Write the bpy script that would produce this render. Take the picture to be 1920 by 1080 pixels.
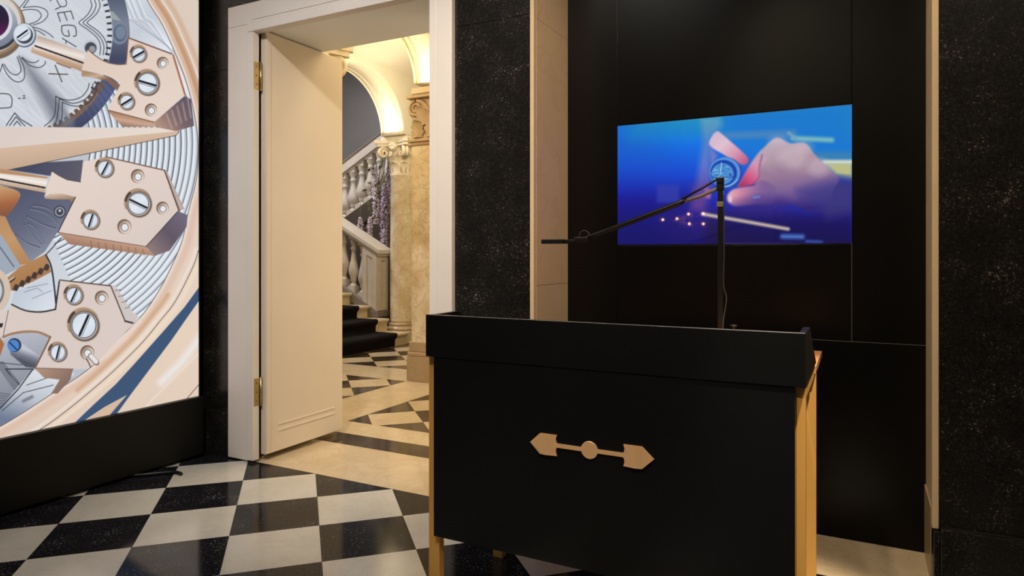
import bpy, bmesh, math, random
import numpy as np
from mathutils import Vector, Matrix

random.seed(7)
RNG = np.random.default_rng(11)
for o in list(bpy.data.objects):
    bpy.data.objects.remove(o, do_unlink=True)
SC = bpy.context.scene
COL = SC.collection
PI = math.pi

# ------------------------------------------------------------------ camera
FPX, YAW, HOR, CAMZ = 1260.754, math.radians(27.478), 477.43, 1.30
cam = bpy.data.cameras.new('camera')
cam.sensor_fit = 'HORIZONTAL'; cam.sensor_width = 36.0
cam.lens = 36.0 * FPX / 1920.0
cam.shift_y = -(540.0 - HOR) / 1920.0
cam.clip_start = 0.05
camo = bpy.data.objects.new('camera', cam); COL.objects.link(camo)
camo.location = (0, 0, CAMZ); camo.rotation_euler = (PI / 2, 0, YAW)
SC.camera = camo

# ------------------------------------------------------------------ world, exposure
w = bpy.data.worlds.new('world'); SC.world = w; w.use_nodes = True
w.node_tree.nodes['Background'].inputs[0].default_value = (0.55, 0.58, 0.65, 1)
w.node_tree.nodes['Background'].inputs[1].default_value = 0.02
SC.view_settings.view_transform = 'Standard'
SC.view_settings.look = 'None'
SC.view_settings.exposure = 0.0
SC.view_settings.gamma = 1.0
SC.view_settings.use_curve_mapping = False

# ------------------------------------------------------------------ lights: inferred lamps and added fills
def light(name, kind, loc, energy, color, size=0.2, rot=(0, 0, 0), spot=None, blend=0.5, size_y=None):
    l = bpy.data.lights.new(name, kind); l.energy = energy; l.color = color
    if kind == 'AREA':
        l.size = size
        if size_y: l.shape = 'RECTANGLE'; l.size_y = size_y
    else:
        l.shadow_soft_size = size
    if kind == 'SPOT': l.spot_size = math.radians(spot); l.spot_blend = blend
    o = bpy.data.objects.new(name, l); COL.objects.link(o)
    o.location = loc; o.rotation_euler = rot
    return o
def aim(o, target):
    d = Vector(target) - o.location
    o.rotation_euler = d.to_track_quat('-Z', 'Y').to_euler()
WARM = (1.0, 0.80, 0.55); NEUT = (1.0, 0.93, 0.86); HALLC = (1.0, 0.76, 0.44)
light('room_ceiling_fill', 'AREA', (-1.8, 0.6, 4.05), 26, NEUT, 1.0)  # unseen area lights added as broad fill for the room
light('room_ceiling_fill', 'AREA', (1.4, 0.2, 4.05), 18, NEUT, 1.0)
sp = light('doorway_fill_spot', 'SPOT', (-1.3, 0.1, 4.05), 470, NEUT, 0.12, spot=56, blend=0.9); aim(sp, (-2.75, 3.0, 1.55))  # unseen fill added to brighten the doorway wall from the front
sp = light('pillar_spot', 'SPOT', (0.3, 0.5, 4.05), 400, WARM, 0.08, spot=40, blend=0.9); aim(sp, (-1.45, 3.15, 1.75))
sp = light('trim_fill_spot', 'SPOT', (-1.0, 0.3, 4.05), 290, WARM, 0.08, spot=40, blend=0.9); aim(sp, (0.35, 3.1, 1.5))  # unseen fill added to lift the right niche trim
sp = light('counter_fill_spot', 'SPOT', (-0.6, -0.3, 4.05), 430, WARM, 0.06, spot=26, blend=0.8); aim(sp, (-0.75, 2.02, 0.62))  # unseen fill added to brighten the emblem on the counter front
sp = light('niche_downlight', 'SPOT', (0.0, 2.72, 3.95), 120, WARM, 0.06, spot=46, blend=0.8); aim(sp, (0.0, 3.25, 0.0))
sp = light('desk_downlight', 'SPOT', (0.5, 1.45, 3.95), 1300, WARM, 0.05, spot=18, blend=0.8); aim(sp, (-0.20, 2.40, 0.55))
# hall lights: added unseen ceiling, side and point fills; uplights on the capitals
light('hall_ceiling_fill', 'AREA', (-2.3, 5.1, 3.95), 70, HALLC, 2.2)
light('hall_side_fill', 'POINT', (-1.2, 4.5, 1.8), 19, (1.0, 0.85, 0.66), 0.3)  # unseen fill added to light the soffit and door leaf
light('hall_point_fill', 'POINT', (-4.95, 4.9, 3.1), 60, HALLC, 0.15)  # unseen point fills added to brighten vault and arch
light('hall_point_fill', 'POINT', (-5.0, 7.0, 3.3), 48, (1.0, 0.83, 0.58), 0.12)
light('stair_light', 'AREA', (-8.2, 9.7, 5.4), 26, (1.0, 0.96, 0.93), 1.0)
light('stair_light', 'AREA', (-8.3, 6.6, 5.4), 160, (0.97, 0.96, 1.0), 1.0)
light('capital_uplight', 'AREA', (-3.86, 5.56, 3.03), 3.2, HALLC, 0.12, (PI, 0, 0))
light('capital_uplight', 'AREA', (-6.09, 7.78, 3.09), 5, (1.0, 0.84, 0.55), 0.25, (PI, 0, 0))

# ------------------------------------------------------------------ materials
def srgb(r, g, b):
    f = lambda c: (c / 255.0) / 12.92 if c / 255.0 <= 0.04045 else ((c / 255.0 + 0.055) / 1.055) ** 2.4
    return (f(r), f(g), f(b), 1.0)
MATS = {}
def nt(name):
    m = bpy.data.materials.new(name); m.use_nodes = True
    t = m.node_tree; b = t.nodes['Principled BSDF']
    MATS[name] = m
    return m, t, b
def N(t, kind, **kw):
    n = t.nodes.new(kind)
    for k, v in kw.items():
        if k.startswith('i_'): n.inputs[k[2:].replace('_', ' ')].default_value = v
        else: setattr(n, k, v)
    return n
def ramp(t, stops, interp='LINEAR'):
    r = t.nodes.new('ShaderNodeValToRGB'); r.color_ramp.interpolation = interp
    e = r.color_ramp.elements
    e[0].position, e[0].color = stops[0]; e[1].position, e[1].color = stops[-1]
    for p, c in stops[1:-1]:
        x = e.new(p); x.color = c
    return r
def plain(name, col, rough=0.5, metal=0.0, spec=0.5, var=0.04, scale=6.0, bump=0.0, coat=0.0):
    m, t, b = nt(name)
    tc = N(t, 'ShaderNodeTexCoord'); nz = N(t, 'ShaderNodeTexNoise', i_Scale=scale, i_Detail=5.0)
    t.links.new(tc.outputs['Object'], nz.inputs['Vector'])
    c0 = tuple(max(0, c * (1 - var)) for c in col[:3]) + (1,)
    c1 = tuple(min(1, c * (1 + var)) for c in col[:3]) + (1,)
    r = ramp(t, [(0.3, c0), (0.7, c1)])
    t.links.new(nz.outputs['Fac'], r.inputs['Fac']); t.links.new(r.outputs['Color'], b.inputs['Base Color'])
    b.inputs['Roughness'].default_value = rough; b.inputs['Metallic'].default_value = metal
    b.inputs['Specular IOR Level'].default_value = spec; b.inputs['Coat Weight'].default_value = coat
    if bump:
        bp = N(t, 'ShaderNodeBump', i_Strength=bump, i_Distance=0.002)
        t.links.new(nz.outputs['Fac'], bp.inputs['Height']); t.links.new(bp.outputs['Normal'], b.inputs['Normal'])
    return m
def granite(name, base, fleck, amount=0.62, rough=0.12, spec=0.5, scale=90):
    """dark polished stone with pale shell-like flecks"""
    m, t, b = nt(name)
    tc = N(t, 'ShaderNodeTexCoord')
    g = N(t, 'ShaderNodeNewGeometry')
    n1 = N(t, 'ShaderNodeTexNoise', i_Scale=scale, i_Detail=6.0, i_Roughness=0.75)
    n2 = N(t, 'ShaderNodeTexNoise', i_Scale=7.0, i_Detail=4.0)
    v = N(t, 'ShaderNodeTexVoronoi', i_Scale=scale * 0.8); 
    for n in (n1, n2, v): t.links.new(g.outputs['Position'], n.inputs['Vector'])
    mul = N(t, 'ShaderNodeMath', operation='MULTIPLY')
    r2 = ramp(t, [(0.35, (0.90, 0.90, 0.90, 1)), (0.75, (1.08, 1.08, 1.08, 1))])
    t.links.new(n2.outputs['Fac'], r2.inputs['Fac'])
    t.links.new(n1.outputs['Fac'], mul.inputs[0]); t.links.new(r2.outputs['Color'], mul.inputs[1])
    mid = tuple(base[i] * 0.6 + fleck[i] * 0.03 for i in range(3)) + (1,)
    r = ramp(t, [(0.40, base), (amount, mid), (amount + 0.05, tuple(f * 0.35 for f in fleck[:3]) + (1,)), (min(0.99, amount + 0.14), fleck)])
    t.links.new(mul.outputs[0], r.inputs['Fac'])
    rv = ramp(t, [(0.05, tuple(f * 0.35 for f in fleck[:3]) + (1,)), (0.16, (0, 0, 0, 1))])
    t.links.new(v.outputs['Distance'], rv.inputs['Fac'])
    # only some of the cells carry a fleck
    sep = N(t, 'ShaderNodeSeparateColor'); t.links.new(v.outputs['Color'], sep.inputs['Color'])
    th = N(t, 'ShaderNodeMath', operation='GREATER_THAN'); th.inputs[1].default_value = 0.80
    t.links.new(sep.outputs['Red'], th.inputs[0])
    mx = N(t, 'ShaderNodeMix', data_type='RGBA', blend_type='ADD')
    t.links.new(th.outputs[0], mx.inputs['Factor'])
    t.links.new(r.outputs['Color'], mx.inputs['A']); t.links.new(rv.outputs['Color'], mx.inputs['B'])
    t.links.new(mx.outputs['Result'], b.inputs['Base Color'])
    b.inputs['Roughness'].default_value = rough; b.inputs['Specular IOR Level'].default_value = spec
    return m
def marble(name, base, dark, vein, rough=0.15, scale=1.5, spec=0.5, vstr=0.6, dist=1.1):
    m, t, b = nt(name)
    tc = N(t, 'ShaderNodeTexCoord'); g = N(t, 'ShaderNodeNewGeometry')
    n0 = N(t, 'ShaderNodeTexNoise', i_Scale=scale * 1.2, i_Detail=3.0)
    n1 = N(t, 'ShaderNodeTexNoise', i_Scale=scale * 2.2, i_Detail=9.0, i_Roughness=0.62, i_Distortion=dist)
    for n in (n0, n1): t.links.new(g.outputs['Position'], n.inputs['Vector'])
    ra = ramp(t, [(0.35, dark), (0.65, base)]); t.links.new(n0.outputs['Fac'], ra.inputs['Fac'])
    rb = ramp(t, [(0.465, (0, 0, 0, 1)), (0.5, (1, 1, 1, 1)), (0.535, (0, 0, 0, 1))]); t.links.new(n1.outputs['Fac'], rb.inputs['Fac'])
    mm = N(t, 'ShaderNodeMath', operation='MULTIPLY'); mm.inputs[1].default_value = vstr
    t.links.new(rb.outputs['Color'], mm.inputs[0])
    mx = N(t, 'ShaderNodeMix', data_type='RGBA')
    t.links.new(mm.outputs[0], mx.inputs['Factor']); t.links.new(ra.outputs['Color'], mx.inputs['A']); mx.inputs['B'].default_value = vein
    t.links.new(mx.outputs['Result'], b.inputs['Base Color'])
    b.inputs['Roughness'].default_value = rough; b.inputs['Specular IOR Level'].default_value = spec
    return m
granite('black_stone_wall', (0.0045, 0.0045, 0.0045, 1), (0.50, 0.43, 0.34, 1), 0.60, 0.28, 0.35, 120)
granite('black_stone_tile', (0.006, 0.006, 0.0085, 1), (0.36, 0.36, 0.42, 1), 0.57, 0.10, 0.15, 90)
marble('white_stone_tile', (0.60, 0.585, 0.54, 1), (0.54, 0.52, 0.47, 1), (0.42, 0.40, 0.36, 1), 0.16, 3.0, 0.5, 0.25)
marble('cream_stone', (0.62, 0.52, 0.37, 1), (0.55, 0.44, 0.29, 1), (0.42, 0.31, 0.19, 1), 0.14, 2.2, 0.5, 0.3)
marble('brown_stone', (0.06, 0.042, 0.026, 1), (0.04, 0.028, 0.018, 1), (0.10, 0.075, 0.045, 1), 0.10, 3.0, 0.35, 0.3)
marble('column_marble', (0.84, 0.74, 0.56, 1), (0.66, 0.52, 0.33, 1), (0.42, 0.29, 0.16, 1), 0.22, 3.2, 0.45, 0.45, 0.35)
marble('plinth_stone', (0.46, 0.34, 0.21, 1), (0.40, 0.28, 0.17, 1), (0.30, 0.2, 0.12, 1), 0.3, 2.0, 0.4, 0.3)
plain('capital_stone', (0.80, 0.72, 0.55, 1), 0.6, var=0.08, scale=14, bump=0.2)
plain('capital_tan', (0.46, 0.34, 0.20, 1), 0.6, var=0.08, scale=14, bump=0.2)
plain('stair_stone', (0.60, 0.50, 0.34, 1), 0.4, var=0.06, scale=9)
plain('balustrade_stone', (0.56, 0.51, 0.45, 1), 0.55, var=0.06, scale=9)
plain('stringer_grey', (0.20, 0.17, 0.15, 1), 0.6)
plain('flight_shade', (0.07, 0.05, 0.035, 1), 0.7)  # shade around the upper flight put into the colour
plain('white_paint', (0.73, 0.67, 0.61, 1), 0.45, var=0.03, scale=3)
plain('door_paint', (0.74, 0.64, 0.52, 1), 0.42, var=0.03, scale=2)
plain('soffit_paint', (0.84, 0.86, 0.86, 1), 0.6, var=0.02, scale=2)
plain('hall_plaster', (0.72, 0.68, 0.56, 1), 0.8, var=0.03, scale=2)
plain('arch_plaster', (0.80, 0.74, 0.60, 1), 0.7, var=0.03, scale=2)
plain('grey_wall', (0.30, 0.285, 0.285, 1), 0.85, var=0.05, scale=2)
plain('dark_gap', (0.13, 0.085, 0.04, 1), 0.8)
plain('hinge_brass', (0.55, 0.42, 0.22, 1), 0.35, metal=0.9)
marble('reveal_stone', (0.68, 0.51, 0.33, 1), (0.61, 0.45, 0.29, 1), (0.45, 0.31, 0.2, 1), 0.35, 1.5, 0.4, 0.25)
plain('trim_edge', (0.66, 0.50, 0.30, 1), 0.35, var=0.04)
plain('black_panel', (0.003, 0.0028, 0.0025, 1), 0.3, spec=0.2, var=0.15, scale=3)
plain('black_lacquer', (0.0045, 0.005, 0.006, 1), 0.30, spec=0.35, var=0.15, scale=3)
plain('black_base', (0.0045, 0.0045, 0.004, 1), 0.5, spec=0.25, var=0.1, scale=3)
plain('black_metal', (0.008, 0.008, 0.008, 1), 0.4, spec=0.4)
plain('seam_glint', (0.10, 0.095, 0.085, 1), 0.3, spec=0.5)  # paler grey for the painted highlight on panel seams
plain('gold_metal', (0.90, 0.51, 0.14, 1), 0.38, metal=0.45, var=0.06, scale=2)
plain('rose_brass', (0.95, 0.60, 0.32, 1), 0.25, metal=0.35, var=0.03)
plain('copper_wood', (0.55, 0.26, 0.11, 1), 0.4, var=0.12, scale=10)
plain('edge_highlight', (0.30, 0.30, 0.29, 1), 0.35)  # light grey that paints the highlight on the counter edge
plain('grout', (0.05, 0.045, 0.04, 1), 0.8)
plain('carpet', (0.012, 0.010, 0.011, 1), 0.95, spec=0.1, var=0.3, scale=60, bump=0.6)
plain('wisteria', (0.62, 0.52, 0.69, 1), 0.7, var=0.35, scale=60)
plain('wisteria_pale', (0.74, 0.66, 0.78, 1), 0.7, var=0.3, scale=60)
plain('vine', (0.10, 0.10, 0.03, 1), 0.8, var=0.3)
plain('ceiling_paint', (0.55, 0.54, 0.52, 1), 0.8)
plain('back_wall_paint', (0.22, 0.19, 0.16, 1), 0.7)
plain('cable_grey', (0.06, 0.058, 0.055, 1), 0.4)
def print_mat(name, strength, gloss, rough):
    m, t, b = nt(name)
    a = N(t, 'ShaderNodeAttribute', attribute_name='print')
    b.inputs['Base Color'].default_value = (0.01, 0.01, 0.01, 1)
    t.links.new(a.outputs['Color'], b.inputs['Emission Color']); b.inputs['Emission Strength'].default_value = strength
    b.inputs['Specular IOR Level'].default_value = gloss; b.inputs['Roughness'].default_value = rough
    return m
print_mat('lit_print', 1.0, 0.1, 0.5)
print_mat('tv_picture', 1.0, 0.5, 0.025)
m, t, b = nt('bulb_glow'); b.inputs['Emission Color'].default_value = (1.0, 0.42, 0.16, 1); b.inputs['Emission Strength'].default_value = 110.0

# ------------------------------------------------------------------ mesh helpers
class MB:
    def __init__(s): s.v = []; s.f = []; s.m = []; s.smooth = []
    def add(s, vs, fs, mi=0, sm=False):
        o = len(s.v); s.v += [tuple(p) for p in vs]
        for f in fs: s.f.append([i + o for i in f]); s.m.append(mi); s.smooth.append(sm)
        return s
    def box(s, x0, x1, y0, y1, z0, z1, bev=0.0, mi=0):
        if x0 > x1: x0, x1 = x1, x0
        if y0 > y1: y0, y1 = y1, y0
        if z0 > z1: z0, z1 = z1, z0
        if bev <= 0:
            v = [(x, y, z) for z in (z0, z1) for y in (y0, y1) for x in (x0, x1)]
            return s.add(v, [(0, 2, 3, 1), (4, 5, 7, 6), (0, 1, 5, 4), (2, 6, 7, 3), (0, 4, 6, 2), (1, 3, 7, 5)], mi)
        bm = bmesh.new(); r = bmesh.ops.create_cube(bm, size=1.0)
        for q in bm.verts: q.co = ((x0 + x1) / 2 + q.co.x * (x1 - x0), (y0 + y1) / 2 + q.co.y * (y1 - y0), (z0 + z1) / 2 + q.co.z * (z1 - z0))
        bmesh.ops.bevel(bm, geom=bm.edges[:], offset=bev, segments=2, affect='EDGES', profile=0.5)
        bm.verts.index_update()
        s.add([tuple(q.co) for q in bm.verts], [[q.index for q in f.verts] for f in bm.faces], mi); bm.free()
        return s
    def prism(s, pts, axis, a0, a1, mi=0, sm=False):
        """pts: 2-D polygon; axis 'x' -> pts are (y,z), 'y' -> (x,z), 'z' -> (x,y)"""
        def P(p, a): return {'x': (a, p[0], p[1]), 'y': (p[0], a, p[1]), 'z': (p[0], p[1], a)}[axis]
        n = len(pts)
        vs = [P(p, a0) for p in pts] + [P(p, a1) for p in pts]
        fs = [list(range(n))[::-1], list(range(n, 2 * n))]
        s.add(vs, fs, mi)
        s.add(vs, [(i, (i + 1) % n, n + (i + 1) % n, n + i) for i in range(n)], mi, sm)
        return s
    def lathe(s, prof, cx, cy, seg=24, mi=0, square=False, rot=0.0, sm=True):
        n = len(prof); vs = []
        for k in range(seg):
            a = 2 * PI * k / seg + rot
            for r, z in prof: vs.append((cx + r * math.cos(a), cy + r * math.sin(a), z))
        fs = []
        for k in range(seg):
            k2 = (k + 1) % seg
            for i in range(n - 1): fs.append((k * n + i, k2 * n + i, k2 * n + i + 1, k * n + i + 1))
        s.add(vs, fs, mi, sm)
        s.add([vs[k * n] for k in range(seg)], [list(range(seg))[::-1]], mi); s.add([vs[k * n + n - 1] for k in range(seg)], [list(range(seg))], mi)
        return s
    def tube(s, path, r, seg=8, mi=0, sm=True):
        path = [Vector(p) for p in path]; rs = r if isinstance(r, (list, tuple)) else [r] * len(path)
        vs = []; up = Vector((0, 0, 1)); prev = None
        for i, p in enumerate(path):
            d = (path[min(i + 1, len(path) - 1)] - path[max(i - 1, 0)])
            d = d.normalized() if d.length > 1e-9 else Vector((0, 0, 1))
            if prev is None:
                ref = up if abs(d.z) < 0.9 else Vector((1, 0, 0)); a = d.cross(ref).normalized()
            else:
                a = prev - d * prev.dot(d); a = a.normalized() if a.length > 1e-6 else d.orthogonal().normalized()
            prev = a; b2 = d.cross(a)
            for k in range(seg):
                t = 2 * PI * k / seg; vs.append(tuple(p + (a * math.cos(t) + b2 * math.sin(t)) * rs[i]))
        fs = [(i * seg + k, i * seg + (k + 1) % seg, (i + 1) * seg + (k + 1) % seg, (i + 1) * seg + k) for i in range(len(path) - 1) for k in range(seg)]
        s.add(vs, fs, mi, sm)
        s.add([vs[k] for k in range(seg)], [list(range(seg))[::-1]], mi); s.add(vs[-seg:], [list(range(seg))], mi)
        return s
    def mesh(s, name, mats):
        me = bpy.data.meshes.new(name); me.from_pydata(s.v, [], s.f); me.validate()
        for m in (mats if isinstance(mats, (list, tuple)) else [mats]): me.materials.append(MATS[m])
        if len(me.polygons) == len(s.f):
            me.polygons.foreach_set('material_index', s.m); me.polygons.foreach_set('use_smooth', s.smooth)
        bm = bmesh.new(); bm.from_mesh(me); bmesh.ops.remove_doubles(bm, verts=bm.verts[:], dist=1e-6)
        bmesh.ops.recalc_face_normals(bm, faces=bm.faces[:]); bm.to_mesh(me); bm.free(); me.update()
        return me
def link(name, me, parent=None):
    o = bpy.data.objects.new(name, me); COL.objects.link(o)
    if parent is not None: o.parent = parent; o.matrix_parent_inverse = parent.matrix_world.inverted()
    return o
def obj(name, mb, mats, parent=None):
    return link(name, mb.mesh(name, mats), parent)
def tag(o, label=None, cat=None, group=None, kind=None):
    for k, v in (('label', label), ('category', cat), ('group', group), ('kind', kind)):
        if v: o[k] = v
    return o
def empty(name, loc, label, cat, group=None):
    o = bpy.data.objects.new(name, None); COL.objects.link(o); o.location = loc; o.empty_display_size = 0.1
    o.matrix_world = Matrix.Translation(loc)
    return tag(o, label, cat, group)
def struct(name, mb, mats, parent=None, label=None):
    o = obj(name, mb, mats, parent); o['kind'] = 'structure'
    if label: o['label'] = label
    return o

# ================================================================== THE SETTING
WY = 3.003                       # plane of the wall with the doorway and the niche
H0 = 4.1                         # ceiling of the front room
DL, DR, DT = -3.40, -2.07, 2.705 # doorway opening
NL, NR, NT = -1.437, 0.248, 3.3  # niche opening
HB = 3.555                       # hall side of the wall
NB = 3.43                        # niche back

# ---- front room floor of diagonal tiles
def clip_poly(poly, inside, inter):
    out = []
    for i in range(len(poly)):
        a, b = poly[i], poly[(i + 1) % len(poly)]
        ia, ib = inside(a), inside(b)
        if ia: out.append(a)
        if ia != ib: out.append(inter(a, b))
    return out
def clip_rect(poly, x0, x1, y0, y1):
    for ax, lim, sgn in ((0, x0, 1), (0, x1, -1), (1, y0, 1), (1, y1, -1)):
        if not poly: return poly
        def inter(a, b, ax=ax, lim=lim):
            t = (lim - a[ax]) / (b[ax] - a[ax]); return (a[0] + t * (b[0] - a[0]), a[1] + t * (b[1] - a[1]))
        poly = clip_poly(poly, lambda p, ax=ax, lim=lim, sgn=sgn: sgn * (p[ax] - lim) >= -1e-9, inter)
    return poly
def area2(p): return abs(sum(p[i][0] * p[(i + 1) % len(p)][1] - p[(i + 1) % len(p)][0] * p[i][1] for i in range(len(p)))) / 2
def inset(poly, d):
    cx = sum(p[0] for p in poly) / len(poly); cy = sum(p[1] for p in poly) / len(poly)
    n = len(poly); A = sum(poly[i][0] * poly[(i + 1) % n][1] - poly[(i + 1) % n][0] * poly[i][1] for i in range(n))
    if A < 0: poly = poly[::-1]
    out = []
    for i in range(n):
        p0, p1, p2 = Vector(poly[i - 1]), Vector(poly[i]), Vector(poly[(i + 1) % n])
        e1 = (p1 - p0).normalized(); e2 = (p2 - p1).normalized()
        n1 = Vector((-e1.y, e1.x)); n2 = Vector((-e2.y, e2.x)); bis = (n1 + n2)
        if bis.length < 1e-6: out.append(tuple(p1)); continue
        bis.normalize(); k = d / max(0.3, bis.dot(n1)); out.append(tuple(p1 + bis * k))
    return out
TILE_CACHE = {}
def tile(poly, mat, parent, name='tile', full_at=None, th=0.012):
    if full_at is not None and mat in TILE_CACHE:
        me = TILE_CACHE[mat]; o = link(name, me); o.location = (full_at[0], full_at[1], 0)
        o.parent = parent; return o
    c = full_at if full_at is not None else (0, 0)
    pl = inset([(p[0] - c[0], p[1] - c[1]) for p in poly], 0.0008)
    mb = MB().prism(pl, 'z', -th, 0.0)
    me = mb.mesh(name, mat)
    if full_at is not None: TILE_CACHE[mat] = me
    o = link(name, me); o.location = (c[0], c[1], 0); o.parent = parent
    return o
floor = struct('floor', MB().box(-4.3, 3.2, -2.7, WY, -0.05, -0.004), 'grout', label='front room floor of black and white diagonal stone tiles')
OX, OY, HD = -3.7257, 2.1538, 0.28309
def diag_tiles(parent, ox, oy, hd, x0, x1, y0, y1, mats, key, par=0):
    n = int((x1 - x0 + y1 - y0) / hd) + 30
    for s in range(-n, n):
        for q in range(-n, n):
            # vertex lattice: s = i+j, q = i-j must have the same parity
            if (s + q) % 2: continue
            i, j = (s + q) // 2, (s - q) // 2
            vx, vy = ox + hd * s, oy + hd * q
            cx, cy = vx + hd, vy
            if cx < x0 - hd or cx > x1 + hd or cy < y0 - hd or cy > y1 + hd: continue
            full = [(vx, vy), (vx + hd, vy - hd), (vx + 2 * hd, vy), (vx + hd, vy + hd)]
            p = clip_rect(full, x0, x1, y0, y1)
            if len(p) < 3 or area2(p) < 0.0015: continue
            mat = mats[(i + j + par) % 2]
            isfull = abs(area2(p) - area2(full)) < 1e-6
            if isfull and key: tile(full, mat, parent, full_at=(cx, cy))
            else: tile(p, mat, parent)
diag_tiles(floor, OX, OY, HD, -4.15, 1.4, 0.3, WY, ('white_stone_tile', 'black_stone_tile'), True)

# ---- hall floor
HD2 = 0.2722
fh = struct('floor_hall', MB().box(-6.6, -0.6, WY, 9.2, -0.05, -0.004), 'grout', label='stair hall floor of cream and brown stone')
def slab(x0, x1, y0, y1, mat, name='slab'):
    return tile([(x0, y0), (x1, y0), (x1, y1), (x0, y1)], mat, fh, name)
slab(-3.62, -1.90, WY, 3.56, 'cream_stone', 'threshold_slab')
slab(NL - 0.02, NR + 0.02, WY, NB, 'cream_stone', 'niche_slab')
slab(-3.70, -0.7, 3.56, 3.785, 'brown_stone', 'border_slab')
slab(-4.155, -0.7, 3.785, 4.07, 'cream_stone', 'border_slab')
slab(-4.155, -3.565, 4.07, 5.625, 'cream_stone', 'band_slab')
slab(-4.155, -3.565, 5.625, 6.205, 'cream_stone', 'band_slab')
slab(-6.5, -4.155, 5.625, 6.205, 'cream_stone', 'band_slab')
slab(-3.565, -0.7, 5.625, 6.205, 'cream_stone', 'band_slab')
TILE_CACHE.clear()
def hall_cell(x0, x1, y0, y1, ax, ay, par):
    diag_tiles(fh, ax, ay, HD2, x0, x1, y0, y1, ('cream_stone', 'brown_stone'), False, par)
hall_cell(-3.565, -1.6, 4.07, 5.625, -3.565, 4.855, 0)
hall_cell(-5.85, -4.155, 4.07, 5.625, -4.155, 4.833, 0)
hall_cell(-5.85, -4.155, 6.205, 7.92, -4.99, 6.205, 1)

# ---- wall with doorway and niche: black stone slabs
wall = MB()
def wseg(x0, x1, z0, z1, y0=WY + 0.012, y1=HB): wall.box(x0, x1, y0, y1, z0, z1)
wseg(-4.4, DL - 0.05, 0, H0); wseg(-1.995, NL - 0.02, 0, H0); wseg(NR + 0.021, 3.2, 0, H0)
wseg(DL - 0.05, -1.995, DT + 0.02, H0); wseg(NL - 0.02, NR + 0.02, NT, H0)
wf = struct('wall_front', wall, 'hall_plaster', label='black stone clad wall with the doorway and the screen niche')
def cladding(x0, x1, zs):
    for z0, z1 in zip(zs[:-1], zs[1:]):
        obj('stone_slab', MB().box(x0, x1, WY, WY + 0.014, z0 + 0.0008, z1 - 0.0008, 0.0012), 'black_stone_wall', wf)
cladding(-4.4, -3.597, [0.29, 2.496, H0])
cladding(-1.901, NL - 0.022, [0.0, 1.14, 2.496, H0])
cladding(NR + 0.012, 3.2, [0.275, 2.496, H0])
cladding(-3.597, -1.901, [2.878, H0])
cladding(NL - 0.022, NR + 0.024, [NT, H0])
struct('baseboard_left', MB().box(-4.4, -3.72, WY - 0.022, WY, 0, 0.29, 0.004).box(-3.718, -3.596, WY - 0.030, WY, 0, 0.29, 0.004), 'black_stone_wall', label='black stone baseboard left of the doorway')
struct('baseboard_right', MB().box(NR - 0.008, NR + 0.014, WY - 0.024, WY + 0.07, 0, 0.258, 0.003).box(NR + 0.015, 3.2, WY - 0.03, WY, 0, 0.272, 0.003), 'black_stone_wall', label='black stone baseboard right of the screen niche')

# ---- doorway casing
CL, CR, CT = -3.359, -2.045, 2.691          # inner edges of the casing
cas = MB()
cas.box(-3.594, CL - 0.054, 2.975, WY + 0.016, 0.008, CT + 0.053, 0.003)
cas.box(CL - 0.053, CL, 2.966, WY + 0.014, 0.014, CT - 0.001, 0.005)
cas.box(CR + 0.0005, CR + 0.049, 2.9745, HB, 0.0, CT - 0.001, 0.003)
cas.box(CR + 0.0492, -1.903, 2.975, WY + 0.016, 0.0, CT + 0.053, 0.003)
cas.box(-3.594, -1.903, 2.975, WY + 0.016, CT + 0.054, 2.876, 0.003)
cas.box(CL - 0.053, CR + 0.049, 2.966, 3.03, CT, CT + 0.053, 0.005)
cas.box(CL - 0.02, CR + 0.02, 2.9715, 2.9745, CT + 0.075, CT + 0.088, 0.001)
struct('trim_1', cas, 'white_paint', label='off white doorway casing with stepped moulding')
jam = MB().box(DL - 0.05, DL - 0.036, WY + 0.0205, HB, 0.002, DT + 0.008, mi=1)  # dark piece: shade of the gap behind the leaf put into the colour
jam.box(DL - 0.05, DR + 0.02, 3.031, HB + 0.004, DT + 0.010, DT + 0.019, mi=2)
struct('trim_2', jam, ['white_paint', 'dark_gap', 'soffit_paint'], label='doorway jamb and pale soffit')

# ---- open door leaf
door = MB().box(-3.372, -3.326, 3.040, 3.742, 0.04, 2.706, 0.003)
dl = tag(obj('door_1', door, 'door_paint'), 'cream painted door leaf standing open in the doorway', None, None, 'structure')
def frame_yz(x0, x1, ya, yb, za, zb, wd, bev=0.003):
    m = MB()
    m.box(x0, x1, ya, yb, za, za + wd, bev); m.box(x0, x1, ya, yb, zb - wd, zb, bev)
    m.box(x0, x1, ya, ya + wd, za + wd, zb - wd, bev); m.box(x0, x1, yb - wd, yb, za + wd, zb - wd, bev)
    return m
obj('panel_moulding', MB().box(-3.327, -3.3225, 3.14, 3.66, 0.205, 0.218, 0.0015), 'door_paint', dl)
obj('panel_moulding', MB().box(-3.327, -3.3225, 3.14, 3.66, 0.165, 0.178, 0.0015), 'door_paint', dl)
obj('edge_strip', MB().box(-3.330, -3.320, 3.041, 3.078, 0.045, 2.68, 0.002), 'door_paint', dl)
for zc in (0.44, 2.42):
    h = obj('hinge', MB().box(-3.359, -3.3565, 2.975, 3.012, zc - 0.085, zc + 0.085), 'hinge_brass', dl)
    obj('hinge_pin', MB().tube([(-3.352, 3.022, zc - 0.09), (-3.352, 3.022, zc + 0.09)], 0.007, 10), 'hinge_brass', h)
    for dz in (-0.055, 0.0, 0.055):
        obj('screw', MB().lathe([(0.004, 0), (0.004, 0.002), (0.002, 0.003)], 0, 0, 8), 'dark_gap', h).matrix_local = h.matrix_world.inverted() @ (Matrix.Translation((-3.3565, 2.992, zc + dz)) @ Matrix.Rotation(PI / 2, 4, 'Y'))

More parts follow.
